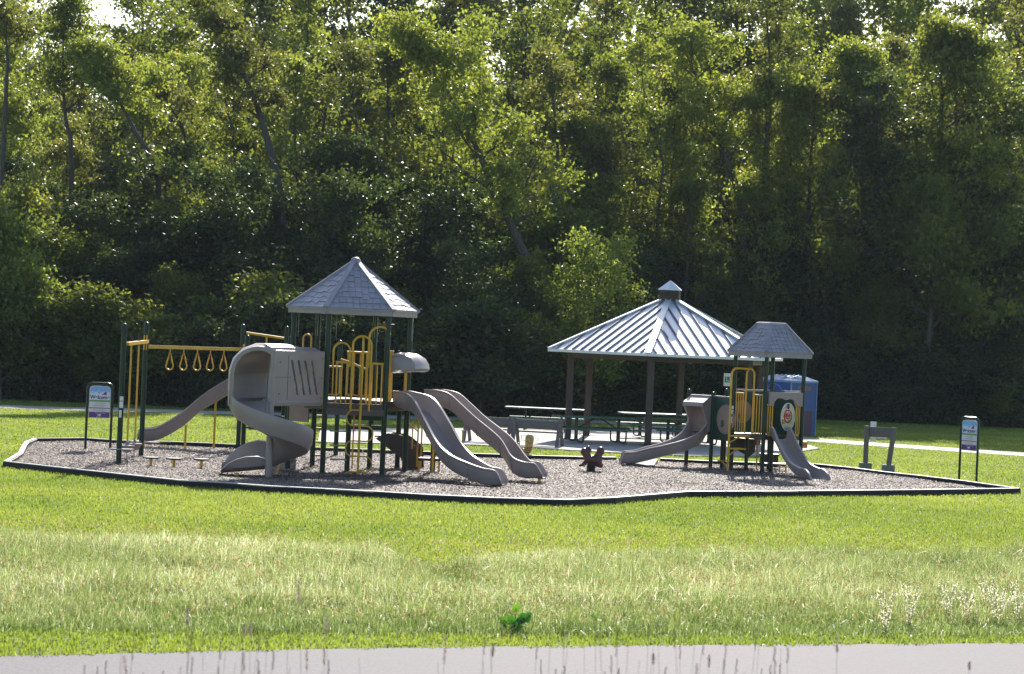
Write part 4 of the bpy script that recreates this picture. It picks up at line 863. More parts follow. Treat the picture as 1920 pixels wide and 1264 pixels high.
# ------------------------------------------------------------------ picnic tables
def make_table(loc, rz, lb):
    r = thing('picnic_table', loc, lb, 'picnic table', 'green picnic tables on the slab', rz)
    def plank(cy, z, w, L):
        b = MB(); n = 8; pts = []
        for sx, sy in ((1,1),(-1,1),(-1,-1),(1,-1)):
            for i in range(n+1):
                a = {(1,1):0,(-1,1):90,(-1,-1):180,(1,-1):270}[(sx,sy)]+90*i/n; pts.append((sx*(L/2-.08)+.08*math.cos(R(a)), sy*(w/2-.08)+.08*math.sin(R(a))))
        b.prism(pts, (0,cy,z), (1,0,0), (0,1,0), .055); return b
    plank(0,.83,.80,2.95).build('tabletop', M['table'], r, world=False, bevel=.012)
    for s in (-1,1): plank(s*.74,.47,.27,2.75).build('seat', M['table'], r, world=False, bevel=.01)
    for sx in (-.72,.72):
        b = MB()
        for dy in (-.07,.07): b.tube([(sx,dy,.05),(sx,dy,.80)], .03, 8)
        for s in (-1,1): b.tube([(sx,s*.74,.44),(sx,s*.74,.16),(sx,s*.70,.09),(sx,s*.62,.055),(sx,s*.22,.055),(sx,s*.14,.09),(sx,s*.10,.16),(sx,s*.10,.5)], .028, 8)
        b.tube([(sx,-.8,.43),(sx,.8,.43)], .025, 8); b.build('leg', M['tleg'], r, world=False)
    b = MB(); b.tube([(-.7,0,.45),(-.1,0,.8)], .02, 8); b.tube([(.7,0,.45),(.1,0,.8)], .02, 8); b.build('brace', M['tleg'], r, world=False)
    return r
q = at(1121,787,72.2); t1 = make_table((q.x,72.2,.05), R(17), 'green picnic table in the open left half of the shelter, in front')
for (px, py, d, rz, lb) in ((1024,766,80.5,-4,'green picnic table with sunlit white top behind the wood benches'),(1238,779,78.2,14,'green picnic table farthest back under the shelter'),(1292,788,74.2,15,'green picnic table behind the hooded slide of the small structure')):
    q = at(px, py, d); copy_thing(t1, (q.x, d, .05 if d < 80 else .0), R(rz), lb)

# ------------------------------------------------------------------ timber benches seen from behind
def make_bench(loc, rz, lb):
    r = thing('timber_bench', loc, lb, 'bench', 'weathered timber benches by the slab', rz)
    MB().box((0,-.02,.665),(1.42,.05,.29)).build('backrest', M['plank'], r, world=False, bevel=.008)
    MB().box((0,.28,.43),(1.42,.36,.05)).build('seat', M['plank'], r, world=False, bevel=.008)
    for s in (-1,1):
        b = MB(); x = s*.70; b.beam((x,.03,.83),(x,-.30,0),.10,.10); b.build('rear_leg', M['timber'], r, world=False, bevel=.008)
        b = MB(); b.beam((x+.02,-.02,.80),(x+.02,.42,0),.09,.10); b.beam((x+.01,-.12,.40),(x+.01,.42,.40),.06,.08); b.build('front_leg', M['timber'], r, world=False, bevel=.008)
    return r
q = at(1006,838,68.9); bn = make_bench((q.x,68.9,.03), R(-14), 'grey weathered timber bench right behind the spring riders, backrest to camera')
q = at(914,833,69.3); copy_thing(bn, (q.x,69.6,.03), R(-14), 'grey weathered timber bench partly hidden by the farther grey slide')

# ------------------------------------------------------------------ signs
def park_sign(loc, rz, lb, w=.62):
    r = thing('park_sign', loc, lb, 'sign', 'welcome signs on green frames', rz)
    hw = w/2; zt = 1.72; rad = .13; pts = [(-hw,0,-.03),(-hw,0,zt-rad)]+[(-hw+rad-rad*math.cos(PI/2*i/6),0,zt-rad+rad*math.sin(PI/2*i/6)) for i in range(1,7)]+[(hw-rad+rad*math.sin(PI/2*i/6),0,zt-rad+rad*math.cos(PI/2*i/6)) for i in range(0,7)]+[(hw,0,-.03)]
    MB().tube(pts, .032, 10).build('frame', M['green'], r, world=False)
    pw = hw-.045; z0, z1 = .84, 1.655
    b = MB(); pl = [(-pw,z0+.02),(-pw+.02,z0),(pw-.02,z0),(pw,z0+.02),(pw,z1-.10)]+[(pw-.10+.10*math.cos(PI/2*i/5), z1-.10+.10*math.sin(PI/2*i/5)) for i in range(6)]+[(-pw+.10-.10*math.sin(PI/2*i/5), z1-.10+.10*math.cos(PI/2*i/5)) for i in range(6)]
    b.prism(pl, (0,0,0), (1,0,0), (0,0,1), .02); pa = b.build('sign_panel', M['white'], r, world=False)
    def strip(nm, x0, x1, a, c, m, y=-.0125): MB().box(((x0+x1)/2,y,(a+c)/2),(x1-x0,.003,c-a)).build(nm, m, pa, world=False)
    sk = [(-pw+.01,1.30),(pw-.01,1.30)]+[(pw-.01,1.54),(pw-.03,1.60),(pw-.10,1.645),(-pw+.10,1.645),(-pw+.03,1.60),(-pw+.01,1.54)]
    MB().prism(sk, (0,-.0125,0), (1,0,0), (0,0,1), .003).build('sky_print', M['skyprint'], pa, world=False)
    strip('green_band', -pw+.01, pw-.01, 1.255, 1.30, M['signgreen']); strip('red_band', -pw+.005, pw-.005, 1.085, 1.105, M['signred']); strip('purple_band', -pw+.01, pw-.01, z0+.015, .995, M['purple'])
    b = MB()
    for z, a, c in ((1.225,-.14,.14),(1.20,-.10,.13),(1.165,-.17,.17),(1.145,-.15,.12),(1.05,-.16,.16),(1.025,-.13,.15)): b.box(((a+c)/2,-.0125,z),(c-a,.003,.008))
    b.build('small_print', M['greyink'], pa, world=False); b = MB()
    for z, a, c in ((.965,-.12,.14),(.875,-.07,.05)): b.box(((a+c)/2,-.0155,z),(c-a,.003,.007))
    b.prism([(.05*math.cos(2*PI*i/16), .92+.02*math.sin(2*PI*i/16)) for i in range(16)], (0,-.0155,0), (1,0,0), (0,0,1), .003); b.build('pale_emblem', M['white'], pa, world=False)
    text_mesh('welcome_text', 'Welcome', .135, M['signink'], pa, (0,-.016,1.325), bold=.004, sx=.90)
    MB().prism([(.04,1.43),(.17,1.43),(.15,1.53)], (0,-.0155,0), (1,0,0), (0,0,1), .003).build('red_shape', M['signred'], pa, world=False)
    MB().prism([(-.05,1.47),(.0,1.47),(.0,1.50),(-.05,1.50)], (0,-.0155,0), (1,0,0), (0,0,1), .003).build('small_mark', M['greyink'], pa, world=False)
    return r
q = (gp(159,846.5)+gp(204,846.5))/2; sgn = park_sign((q.x,q.y+.1,0), R(14), 'arched green framed welcome sign standing in the chips at far left')
q = (gp(1801.5,902)+gp(1827,905))/2; copy_thing(sgn, (q.x,q.y,0), R(-54), 'arched green framed welcome sign seen obliquely at the far right border')
q = at(1363.5,712,79.0); r = thing('accessible_parking_sign', (q.x,79,0), 'white sign with green wheelchair symbol on a thin pole under the shelter', 'sign')
MB().tube([(q.x,79.03,-.02),(q.x,79.03,q.z+.2)], .02, 8).build('pole', M['gpost'], r)
MB().box((q.x,79,q.z),(.25,.015,.45)).build('sign_plate', M['white'], r); MB().box((q.x,78.99,q.z-.0),(.17,.004,.21)).build('green_square', M['signgreen2'], r)
b = MB(); b.sphere((q.x-.02,78.984,q.z+.065),(.018,.003,.018),8,6); b.tube([(q.x-.02,78.985,q.z+.04),(q.x-.015,78.985,q.z-.02),(q.x+.035,78.985,q.z-.02),(q.x+.05,78.985,q.z-.07)], .010, 6)
b.tube([(q.x+.01+.045*math.cos(a_),78.985,q.z-.045+.045*math.sin(a_)) for a_ in [2.2+i*.35 for i in range(11)]], .007, 5); b.build('wheelchair_symbol', M['white'], r)
# notice board seen from behind
g0, g1 = gp(1622,882), gp(1665,886); r = thing('notice_board', (g0.x,g0.y,0), 'weathered two-post timber notice board seen from behind, right of the small structure', 'notice board')
for g, t_ in ((g0, (0,0)), (g1, (.13,0))):
    MB().box((g.x,g.y,.10),(.33,.30,.24)).build('footing', M['blockc'], r, bevel=.02)
    MB().beam((g.x,g.y,.15),(g.x+t_[0],g.y,1.27),.125,.13,up=(0,1,0)).build('post', M['timber'], r, bevel=.01)
dd = g0.y; b = MB(); a_, c_ = g0+Vector((.0,.06,0)), g1+Vector((.1,.06,0))
b.beam(a_+Vector((0,0,1.10)), c_+Vector((0,0,1.12)), .05, .28); b.build('backboard', M['plank'], r)
b = MB(); b.box((a_.x+.21,a_.y+.12,1.31),(.17,.01,.16)); b.box((a_.x+.20,a_.y+.0,.90),(.16,.01,.13)); b.box((a_.x+.45,a_.y+.0,.935),(.30,.01,.03)); b.build('white_sheet', M['white'], r)

# ------------------------------------------------------------------ portable toilet
q = at(1477,760,87.3); T0 = (q.x, 87.6, 0); r = thing('portable_toilet', T0, 'blue portable toilet with pale blue roof behind the small structure', 'portable toilet', None, R(45))
s = 1.62; MB().box((0,0,1.05),(s,s,2.1)).build('cabin', M['blue'], r, world=False, bevel=.03)
b = MB(); e = s/2+.04
rings = [[(-e,-e,2.06),(e,-e,2.06),(e,e,2.06),(-e,e,2.06)],[(-e,-e,2.14),(e,-e,2.14),(e,e,2.14),(-e,e,2.14)],[(-e*.62,-e*.62,2.29),(e*.62,-e*.62,2.29),(e*.62,e*.62,2.29),(-e*.62,e*.62,2.29)],[(-e*.3,-e*.3,2.33),(e*.3,-e*.3,2.33),(e*.3,e*.3,2.33),(-e*.3,e*.3,2.33)]]
b.sweep([[Vector(p) for p in rr] for rr in rings], smooth=False)
for k in range(-3,4): b.beam((k*.2,-e*.8,2.21),(k*.2,-.1,2.34),.05,.035); b.beam((-e*.8,k*.2,2.21),(-.1,k*.2,2.34),.05,.035)
b.build('roof', M['bluelt'], r, world=False)
dr = MB(); dr.tube([Vector((-s/2-.012,p.x,p.z)) for p in archpts((-.42,0),(.42,0),.12,1.98)], .018, 6); dr.build('door', M['bluelt'], r, world=False)
# left face is local -x / right face is local -y after the turn
b = MB()
for i, wv in enumerate((.05,.04,.06,.05,.03,.06,.05,.04)): b.box((-.28+i*.085,-s/2-.012,1.84),(wv,.004,.10))
b.build('lettering', M['red'], r, world=False); MB().box((.02,-s/2-.006,1.84),(.80,.006,.15)).build('lettering_strip', M['blockc'], r, world=False)
MB().box((.20,-s/2-.006,.50),(.74,.006,.94)).build('lower_vent', M['signink'], r, world=False)
MB().box((-.2,-s/2-.006,1.2),(.22,.006,.2)).build('notice', M['bluelt'], r, world=False)
b = MB(); b.box((-s/2,-s/2,1.05),(.05,.05,2.08)); b.box((s/2,-s/2,1.05),(.04,.04,2.08)); b.box((-s/2,s/2,1.05),(.04,.04,2.08)); b.build('corner_trim', M['bluelt'], r, world=False)

# ------------------------------------------------------------------ spring riders
def blob(root, name, balls, m, vox=.012, world=True):
    b = MB()
    for c, rr in balls: b.sphere(c, rr, 14, 10)
    o = b.build(name, m, root, world=world); md = o.modifiers.new('Remesh', 'REMESH'); md.mode = 'VOXEL'; md.voxel_size = vox; md.use_smooth_shade = True
    sm = o.modifiers.new('Smooth', 'SMOOTH'); sm.factor = .6; sm.iterations = 6; return o
def chain(a, c, r0, r1, k=6):
    a, c = Vector(a), Vector(c); return [(a.lerp(c, i/k), r0+(r1-r0)*i/k) for i in range(k+1)]
g = gp(1107,887); rr = thing('spring_rider', (g.x,g.y,0), 'reddish brown animal spring rider on a black spring base', 'spring rider', 'spring riders by the back border')
s = 1/73.7
def rp(px, py, dy=0): return Vector((g.x+(px-1107+.0436*(887-py)*-1)*s, g.y+dy, (887-py)*s))
bl = chain(rp(1096,848), rp(1100,855), .105, .09, 3)+chain(rp(1099,850), rp(1104,862), .10, .095)+chain(rp(1104,862), rp(1119,863), .11, .14)+chain(rp(1119,863), rp(1124,848), .13, .085)+chain(rp(1125.5,846), rp(1126,844), .10, .10, 2)+chain(rp(1121,868), rp(1126,872), .10, .07, 3)+chain(rp(1102,863), rp(1094,871), .07, .05)+chain(rp(1094,872), rp(1087,874), .045, .03, 3)+chain(rp(1130,848), rp(1132,849), .03, .02, 2)
bl += chain(rp(1094,872,-.12), rp(1094,872,.12), .03, .03, 6)+chain(rp(1103,840,-.04), rp(1105,845,-.02), .05, .06, 3)
blob(rr, 'body', bl, M['riderbrown'])
b = MB(); b.lathe([(.10,0),(.10,.22),(.085,.23)], (g.x+.01,g.y,.0), 16)
for k in range(5): b.tube([(g.x+.01+.105*math.cos(2*PI*i/16),g.y+.105*math.sin(2*PI*i/16),.03+.04*k+.04*i/16) for i in range(17)], .013, 5)
b.build('spring', M['black'], rr); MB().tube([rp(1109,856,-.17), rp(1109,856,.17)], .014, 8).build('handle', M['steel'], rr)
g2 = Vector((at(987,850,61.6).x, 61.6, 0)); rr = thing('spring_rider', (g2.x,g2.y,0), 'yellow worm shaped spring rider with red brown stripes behind the farther slide', 'spring rider', 'spring riders by the back border')
s2 = 1/68.2
def wp_(px, py, dy=0): q = at(px, py, 61.6); return Vector((q.x, 61.6+dy, q.z))
blob(rr, 'body', chain(wp_(993,822), wp_(992,834), .125, .115)+chain(wp_(992,834), wp_(989,845), .105, .095)+chain(wp_(989,845), wp_(984,851), .10, .10, 4)+chain(wp_(984,851), wp_(976,845), .10, .095, 4)+chain(wp_(976,845), wp_(971,837), .09, .065, 4)+chain(wp_(971,837), wp_(972,832), .06, .045, 3), M['worm'])
b = MB()
for (px, py, rad) in ((991,838.5,.118),(990,842.5,.113),(988,846.5,.112)): c = wp_(px, py); b.tube([c+Vector((rad*math.cos(2*PI*i/20), rad*math.sin(2*PI*i/20), .02*math.sin(2*PI*i/20))) for i in range(20)], .012, 6, closed=True)
b.build('stripes', M['wormred'], rr)
b = MB(); b.sphere(wp_(989.5,820,-.118), (.012,.01,.02), 8, 6); b.sphere(wp_(995,821,-.122), (.012,.01,.02), 8, 6); b.tube([wp_(989,827,-.112), wp_(991,830,-.118), wp_(994,831,-.118), wp_(997,829,-.108)], .007, 6); b.build('face', M['signink'], rr)
b = MB()
for sx in (-1, 1):
    x0 = wp_(993,822).x+sx*.10; b.tube([(x0,61.6,2*0+wp_(993,817).z),(x0+sx*.13,61.6,wp_(993,817).z),(x0+sx*.13,61.6,wp_(993,826).z),(x0,61.6,wp_(993,826).z)], .012, 6)
b.build('handle', M['steel'], rr)
b = MB(); zz = wp_(986,853).z
for k in range(6): b.tube([(g2.x+.07*math.cos(2*PI*i/16),g2.y+.07*math.sin(2*PI*i/16),(zz/6)*(k+i/16)) for i in range(17)], .014, 5)
b.build('spring', M['green'], rr)
# small paving edge strip seen by the slab
# ------------------------------------------------------------------ trees
def crown_mesh(name, pts, rad, nleaf, size, m, seed, tbias=0.0):
    """many small folded leaves in clusters around twig points"""
    g = np.random.default_rng(seed); pts = np.asarray(pts); rad = np.asarray(rad); k = len(pts)
    w = rad**2; ns = max(30, nleaf//22); ids = g.choice(k, ns, p=w/w.sum())
    dirs = g.normal(0, 1, (ns, 3)); dirs /= np.linalg.norm(dirs, axis=1)[:,None]; rr = g.random(ns)**(.6)
    S = pts[ids]+dirs*(rad[ids]*rr*1.1)[:,None]*np.array([1,1,.8]); sr = size*g.uniform(1.6, 4.6, ns); si = g.integers(0, ns, nleaf); idx = ids[si]
    C = S[si]+g.normal(0, 1, (nleaf, 3))*sr[si][:,None]*np.array([1,1,.6])
    a = g.normal(0, 1, (nleaf, 3)); a[:,2] -= .5; a /= np.linalg.norm(a, axis=1)[:,None]
    b_ = np.cross(a, g.normal(0, 1, (nleaf, 3))); b_ /= np.linalg.norm(b_, axis=1)[:,None]; n = np.cross(a, b_)
    s = size*g.uniform(.55, 1.35, nleaf)[:,None]
    V = np.concatenate([C-a*s, C+b_*s*.62+n*s*.18, C+a*s, C-b_*s*.62+n*s*.18]); i = np.arange(nleaf)
    Fc = np.concatenate([np.stack([i, i+nleaf, i+2*nleaf], 1), np.stack([i, i+2*nleaf, i+3*nleaf], 1)])
    cl = g.random(k); t = np.clip(.42+.35*(cl[idx]-.5)+g.normal(0, .17, nleaf)+tbias, 0, 1)
    return fast_mesh(name, V, Fc, m, {'tint': np.tile(t, 4)})
def limbs(mb, rng, base, h, r0, lean, nl, spread, cb, twigs, rads, crad, curve=None):
    """tapered trunk with limbs; collects twig ends"""
    n = 9; tr = []; off = Vector((0,0,0))
    for i in range(n+1):
        t = i/n
        if curve: p = curve(t)
        else: off += Vector((rng.uniform(-.12,.12), rng.uniform(-.12,.12), 0))*(h/14); p = Vector((base.x+lean[0]*t*h+off.x, base.y+lean[1]*t*h+off.y, base.z+t*h))
        tr.append(p)
    rr = [max(r0*(1-.88*(i/n)), .02)*(1.25 if i == 0 else 1) for i in range(n+1)]; mb.tube(tr, rr, 8)
    def pt(t): f = t*n; i = min(int(f), n-1); return tr[i].lerp(tr[i+1], f-i)
    for j in range(nl):
        if rng.random() < .14: continue
        t = cb+(1-cb)*((j+rng.random())/nl)*.98; s = pt(t); az = j*2.4+rng.uniform(-.5,.5); up = rng.uniform(.35, 1.0)+.5*t
        L = spread*(1.05-.65*max(0,(t-cb)/(1-cb)))*rng.uniform(.4, 1.35); d = Vector((math.cos(az), math.sin(az), up*.8)).normalized()
        mid = s+d*L*.55+Vector((0,0,-.03*L)); e = mid+Vector((d.x, d.y, d.z*.7+rng.uniform(-.1,.4))).normalized()*L*.5; br = rr[min(int(t*n),n)]*.5+.008
        mb.tube([s, s+d*L*.28, mid, e], [br, br*.8, br*.5, .012], 5); ends = [e, mid]
        for q in range(5):
            s2 = (s+d*L*rng.uniform(.3,.9)); d2 = (d+Vector((rng.uniform(-.9,.9), rng.uniform(-.9,.9), rng.uniform(-.3,1.0)))).normalized(); e2 = s2+d2*L*rng.uniform(.25,.75)
            mb.tube([s2, (s2+e2)/2+Vector((0,0,.04*L)), e2], [br*.4, br*.25, .008], 4); ends.append(e2)
        for e in ends: twigs.append(tuple(e)); rads.append(crad*rng.uniform(.3, 1.15))
    twigs.append(tuple(tr[-1])); rads.append(crad*.8)
VAR = {}
def variant(key, h, r0, nl, spread, cb, crad, nleaf, size, m, seed, lean=(0,0), tb=0):
    rng = random.Random(seed); mb = MB(); tw, rd = [], []
    limbs(mb, rng, Vector((0,0,-.1)), h, r0, lean, nl, spread, cb, tw, rd, crad)
    o = mb.build('trunk', M['bark']); me = o.data; bpy.data.objects.remove(o)
    VAR[key] = (me, crown_mesh('crown', tw, rd, nleaf, size, M[m], seed, tb), h)
# shrub and tree kinds
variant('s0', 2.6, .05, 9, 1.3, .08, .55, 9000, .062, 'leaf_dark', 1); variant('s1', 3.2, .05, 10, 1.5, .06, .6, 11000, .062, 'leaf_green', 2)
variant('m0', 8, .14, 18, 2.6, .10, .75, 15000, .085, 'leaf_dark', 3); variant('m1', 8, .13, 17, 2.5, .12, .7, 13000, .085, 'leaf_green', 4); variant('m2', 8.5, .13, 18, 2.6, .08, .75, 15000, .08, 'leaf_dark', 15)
variant('t0', 15, .2, 24, 3.4, .22, .75, 13000, .10, 'leaf_green', 5); variant('t1', 16, .22, 26, 3.2, .20, .75, 13000, .10, 'leaf_yellow', 6)
variant('t2', 15, .2, 24, 3.3, .15, .75, 15000, .10, 'leaf_dark', 7); variant('t3', 16, .2, 22, 3.2, .28, .7, 9000, .10, 'leaf_olive', 8)
variant('b0', 23, .3, 36, 4.2, .16, .95, 16000, .125, 'leaf_green', 9); variant('b1', 24, .3, 36, 4.2, .18, .95, 15000, .125, 'leaf_yellow', 10); variant('b2', 23, .3, 34, 4.2, .2, .9, 14000, .12, 'leaf_olive', 12); variant('b3', 23, .3, 36, 4.2, .1, 1.0, 26000, .125, 'leaf_dark', 13)
def tree(key, x, y, h, rz, name, lb, cat, grp=None, wid=1.0):
    tm, cm, h0 = VAR[key]; s = h/h0; r = thing(name, (x, y, 0), lb, cat, grp, rz); r.scale = (s*wid, s*wid, s)
    for nm, me in (('trunk', tm), ('crown', cm)): o = bpy.data.objects.new(nm, me); COL.objects.link(o); o.parent = r
    return r
rg = random.Random(99)
def edge_y(x): return float(np.interp(x, [p[0] for p in edge_l], [p[1] for p in edge_l]))
def lit(x): return float(np.interp(x, [-20,-5,4,8,11,16,24], [83.2,84.2,85.5,84.5,83,79,75]))      # where the wood's shade begins on the lawn
def cap(x, y): return max(1.5, (y-lit(x))*.66+.3)
GD = 'low shrubs along the foot of the wood'
# front shrubs
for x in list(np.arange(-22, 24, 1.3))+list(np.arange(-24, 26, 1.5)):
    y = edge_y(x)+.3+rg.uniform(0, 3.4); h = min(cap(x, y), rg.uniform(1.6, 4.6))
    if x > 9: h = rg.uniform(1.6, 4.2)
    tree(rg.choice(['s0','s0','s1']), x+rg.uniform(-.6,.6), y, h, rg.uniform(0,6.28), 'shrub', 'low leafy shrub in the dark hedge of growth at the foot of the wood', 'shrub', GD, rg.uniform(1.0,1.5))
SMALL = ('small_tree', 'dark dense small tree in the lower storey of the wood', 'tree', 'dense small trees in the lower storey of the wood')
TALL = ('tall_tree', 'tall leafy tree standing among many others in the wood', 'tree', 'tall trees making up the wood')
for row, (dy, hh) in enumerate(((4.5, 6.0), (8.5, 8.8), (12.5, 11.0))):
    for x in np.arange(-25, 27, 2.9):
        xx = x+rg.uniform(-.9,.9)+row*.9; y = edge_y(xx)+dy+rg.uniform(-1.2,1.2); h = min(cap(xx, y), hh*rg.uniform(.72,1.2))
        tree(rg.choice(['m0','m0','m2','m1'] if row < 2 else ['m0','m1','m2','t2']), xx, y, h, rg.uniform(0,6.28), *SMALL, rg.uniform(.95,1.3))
ROWS = ((106, 12.5, 4.4), (114, 16, 4.3), (125, 20, 4.5), (140, 25, 4.4), (159, 32, 3.8))
for row, (y0, hh, dx) in enumerate(ROWS):
    hwid = 24+(y0-100)*.26
    for x in np.arange(-hwid, hwid, dx):
        xx = x+rg.uniform(-1.4,1.4); y = y0+rg.uniform(-3,3); y = max(y, edge_y(xx)+5); h = hh*rg.uniform(.82,1.12)
        if xx > 14: h = max(h, 17+rg.uniform(-1,3))
        h = min(h, cap(xx, y)*1.05)
        gapx = -.19*y; 
        if row == 4 and u > -.08: h *= 1.10
        if abs(xx-gapx) < 3.2 and row >= 2: h *= (.80,.68,.58)[row-2]
        u = xx/y; left = u < -.08; mid = .03 < u < .17
        keys = [['t1','t0','t3','t1'] if left else (['t1','t0','t3','t2'] if mid else ['t0','t2','t3','t2']),
                ['t1','b1','t0','t3'] if (left or mid) else ['t0','t2','b0','t3'], ['b1','b0','b2','b1'] if (left or mid) else ['b0','b2','b3','b1'],
                ['b1','b0','b2'] if (left or mid) else ['b0','b3','b2'], ['b0','b1','b2','b0']][row]
        if u > .19: keys = ['t2','t0','t3'] if row < 2 else ['b2','b0','b3']
        tree(rg.choice(keys), xx, y, h, rg.uniform(0,6.28), *TALL, rg.uniform(.9,1.15))
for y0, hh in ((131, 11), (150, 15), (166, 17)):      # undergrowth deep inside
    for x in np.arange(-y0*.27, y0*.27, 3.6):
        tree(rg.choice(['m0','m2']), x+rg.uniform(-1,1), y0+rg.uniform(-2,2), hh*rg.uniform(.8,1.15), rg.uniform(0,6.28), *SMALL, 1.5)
# ground cover between the shrubs
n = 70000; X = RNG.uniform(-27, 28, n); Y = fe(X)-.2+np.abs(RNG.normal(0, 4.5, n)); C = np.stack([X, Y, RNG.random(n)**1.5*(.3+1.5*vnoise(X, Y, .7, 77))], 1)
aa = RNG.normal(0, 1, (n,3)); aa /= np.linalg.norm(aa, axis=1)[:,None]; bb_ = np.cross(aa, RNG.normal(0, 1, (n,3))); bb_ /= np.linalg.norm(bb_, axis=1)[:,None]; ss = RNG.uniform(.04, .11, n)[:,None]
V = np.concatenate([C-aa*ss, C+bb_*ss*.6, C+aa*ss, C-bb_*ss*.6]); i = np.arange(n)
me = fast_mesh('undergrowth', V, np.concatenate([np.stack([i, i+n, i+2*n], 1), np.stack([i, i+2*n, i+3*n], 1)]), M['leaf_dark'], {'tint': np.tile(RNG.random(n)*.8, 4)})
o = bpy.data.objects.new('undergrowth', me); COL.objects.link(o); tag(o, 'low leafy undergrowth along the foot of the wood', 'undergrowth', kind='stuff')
# trees one can tell apart, traced trunks at their own distance
def special(poly, d, r0, m, lb, nleaf, spread=1.8, crad=.75, cb=.35, nl=16, size=.09, bark='bark', seed=1, tb=0):
    W = [at(x, y, d) for x, y in poly]; bottom = Vector((W[0].x+(W[0].x-W[1].x)*.3, d, -.1)); P_ = crom([bottom]+W, 4); N_ = len(P_)-1
    rng = random.Random(seed); mb = MB(); tw, rd = [], []
    h = P_[-1].z
    cv = lambda t: P_[min(int(t*N_), N_-1)].lerp(P_[min(int(t*N_), N_-1)+1], t*N_-min(int(t*N_), N_-1))
    limbs(mb, rng, bottom, h, r0, (0,0), nl, spread, cb, tw, rd, crad, curve=cv)
    r = thing('leaning_tree' if abs(W[-1].x-W[0].x) > 2 else 'tall_tree', (bottom.x, d, 0), lb, 'tree'); mb.build('trunk', M[bark], r)
    cm = crown_mesh('crown', [(t[0]-bottom.x, t[1]-d, t[2]) for t in tw], rd, nleaf, size, M[m], seed, tb); o = bpy.data.objects.new('crown', cm); COL.objects.link(o); o.parent = r
special([(300,355),(262,265),(232,205),(205,165),(160,90)], 101, .16, 'leaf_yellow', 'yellow leaved tree with bare trunk leaning left at upper left', 9000, 1.8, .6, .55, 16, .085, seed=31, tb=.2)
special([(530,400),(500,260),(478,190),(440,100),(400,30)], 100.5, .24, 'leaf_olive', 'dark trunk leaning left, rising above the hexagonal roof to the upper left', 8000, 2.2, .6, .45, 18, .09, seed=32)
special([(990,500),(935,380),(895,280),(830,160),(740,60)], 99.5, .26, 'leaf_yellow', 'big tree leaning left in the centre with yellowish leaves on its lower right side', 16000, 2.6, .75, .30, 22, .095, seed=33)
special([(135,310),(122,220),(118,120),(122,0)], 103, .15, 'leaf_green', 'slim upright tree near the top left with a dark straight trunk', 7000, 1.5, .55, .5, 14, .09, seed=34)
special([(10,200),(14,120),(10,60),(0,-30)], 100, .13, 'leaf_olive', 'bare forked trunk at the top left corner against the sky', 3500, 1.6, .5, .6, 12, .085, seed=35)
special([(1395,420),(1365,310),(1340,240),(1310,150),(1270,70)], 112, .22, 'leaf_yellow', 'tree leaning left at upper right centre with yellow green leaves', 12000, 2.4, .7, .4, 20, .095, seed=36)
special([(1438,470),(1436,330),(1445,180),(1440,60),(1430,-40)], 113, .17, 'leaf_olive', 'straight dark trunk behind the shelter reaching the top edge', 6000, 1.8, .6, .5, 16, .09, seed=37)
special([(1618,410),(1612,300),(1608,190),(1600,110)], 117, .2, 'leaf_yellow', 'upright tree at the right with a bare dark trunk under a yellow green crown', 12000, 2.5, .8, .62, 18, .1, seed=38)
special([(1122,420),(1115,330),(1108,250),(1100,180)], 113, .06, 'leaf_olive', 'thin pale bare trunk in the centre right of the wood', 900, .9, .4, .6, 8, .08, bark='barkpale', seed=39)
special([(1240,480),(1238,420),(1236,380),(1236,330)], 113, .05, 'leaf_olive', 'short thin pale trunk above the left half of the shelter roof', 500, .8, .4, .6, 6, .08, bark='barkpale', seed=40)
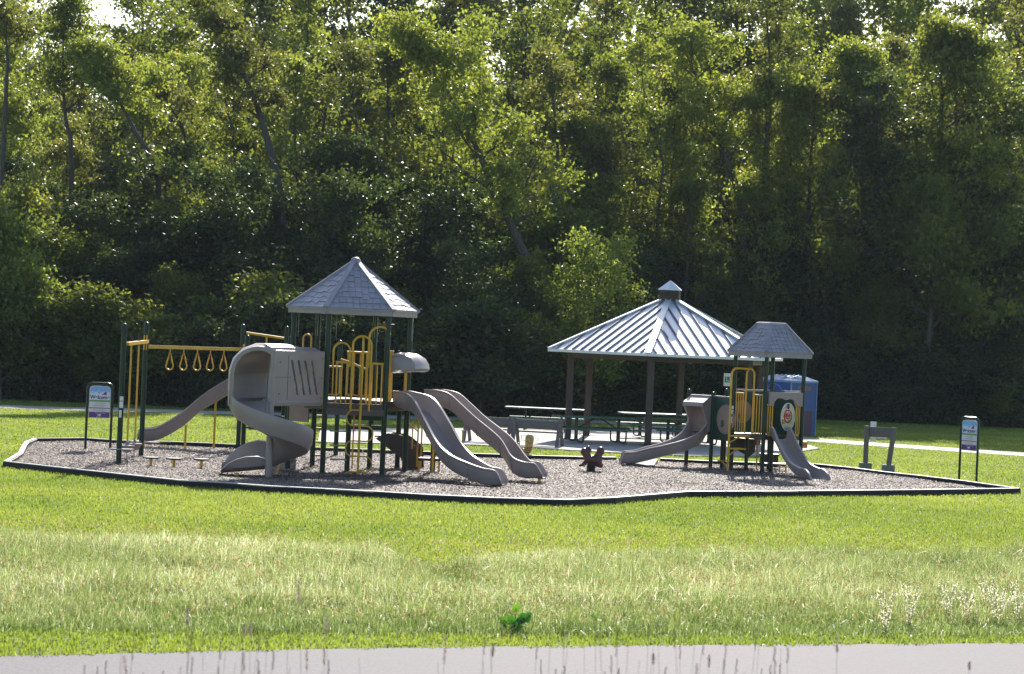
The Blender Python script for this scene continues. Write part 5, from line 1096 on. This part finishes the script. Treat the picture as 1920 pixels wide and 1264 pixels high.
# slim bare trunks standing in front of the deeper wood
for k_, (px_, d_, s1_, s2_, top_, mt_, w_) in enumerate([(48,110.5,34,-14,31,'leaf_green','fifth from the left edge of the photo'),
 (238,108,38,29,75,'leaf_yellow','above the left end of the ring track'),
 (335,112,-42,23,59,'leaf_olive','above the middle of the ring track'),
 (430,109,-14,11,-47,'leaf_green','above the right end of the ring track'),
 (575,113,-25,-23,35,'leaf_yellow','above the left slope of the hexagonal roof'),
 (648,108,15,25,3,'leaf_olive','directly above the peak of the hexagonal roof'),
 (735,115,3,4,-34,'leaf_green','above the right slope of the hexagonal roof'),
 (862,110,28,-15,-57,'leaf_yellow','above the gap between the hexagonal roof and the sapling'),
 (1050,108,-18,-4,11,'leaf_olive','above the sapling left of the shelter'),
 (1165,114,-22,28,39,'leaf_green','above the left slope of the shelter roof'),
 (1225,109,-25,18,-42,'leaf_yellow','just left of the shelter cupola'),
 (1285,116,-28,9,98,'leaf_olive','just right of the shelter cupola'),
 (1480,118,11,-22,-27,'leaf_green','above the right side of the small structure roof'),
 (1530,120,-45,25,-59,'leaf_yellow','right of the small structure roof above the toilet'),
 (1690,122,-19,19,-5,'leaf_olive','above the notice board'),
 (1765,120,-24,25,-18,'leaf_green','between the notice board and the right welcome sign'),
 (1850,123,-8,-10,-10,'leaf_yellow','near the right edge above the right welcome sign'),
 ]):
    special([(px_, 560), (px_+s2_*.4, 420), (px_+s2_, 280), (px_+s1_*.8, 170), (px_+s1_, top_+90)], d_, random.uniform(.09,.16), mt_, 'slim tall tree '+w_, 4200, 1.7, .55, .42, 17, .095, seed=200+k_)
def small(key, px, d, h, lb, wid=1.0, nm='small_tree'):
    q = at(px, 700, d); tree(key, q.x, d, h, 1.0, nm, lb, 'tree', None, wid)
variant('z0', 6.3, .1, 20, 2.2, .08, .8, 15000, .08, 'leaf_bright', 51, tb=.15); variant('z1', 6.6, .09, 20, 2.3, .05, .65, 11000, .08, 'leaf_bright', 52)
small('z0', 2, 88.2, 7.0, 'bright sunlit green tree cut by the left edge of the photo'); small('z1', 1098, 93.5, 6.9, 'bright green young tree just left of the shelter roof')
small('m1', 1735, 110, 11.5, 'pale topped tree right of the small structure, in the dark wood')

# ------------------------------------------------------------------ air
hb = MB(); hb.box((0, 82, 20), (170, 190, 42)); nt = NT('haze_air'); v = nt.n('ShaderNodeVolumePrincipled'); v.inputs['Color'].default_value = (.72,.86,1,1); v.inputs['Density'].default_value = .00010; v.inputs['Anisotropy'].default_value = .2
nt.l(v.outputs[0], nt.out.inputs['Volume']); tag(hb.build('haze', nt.m), kind='stuff')
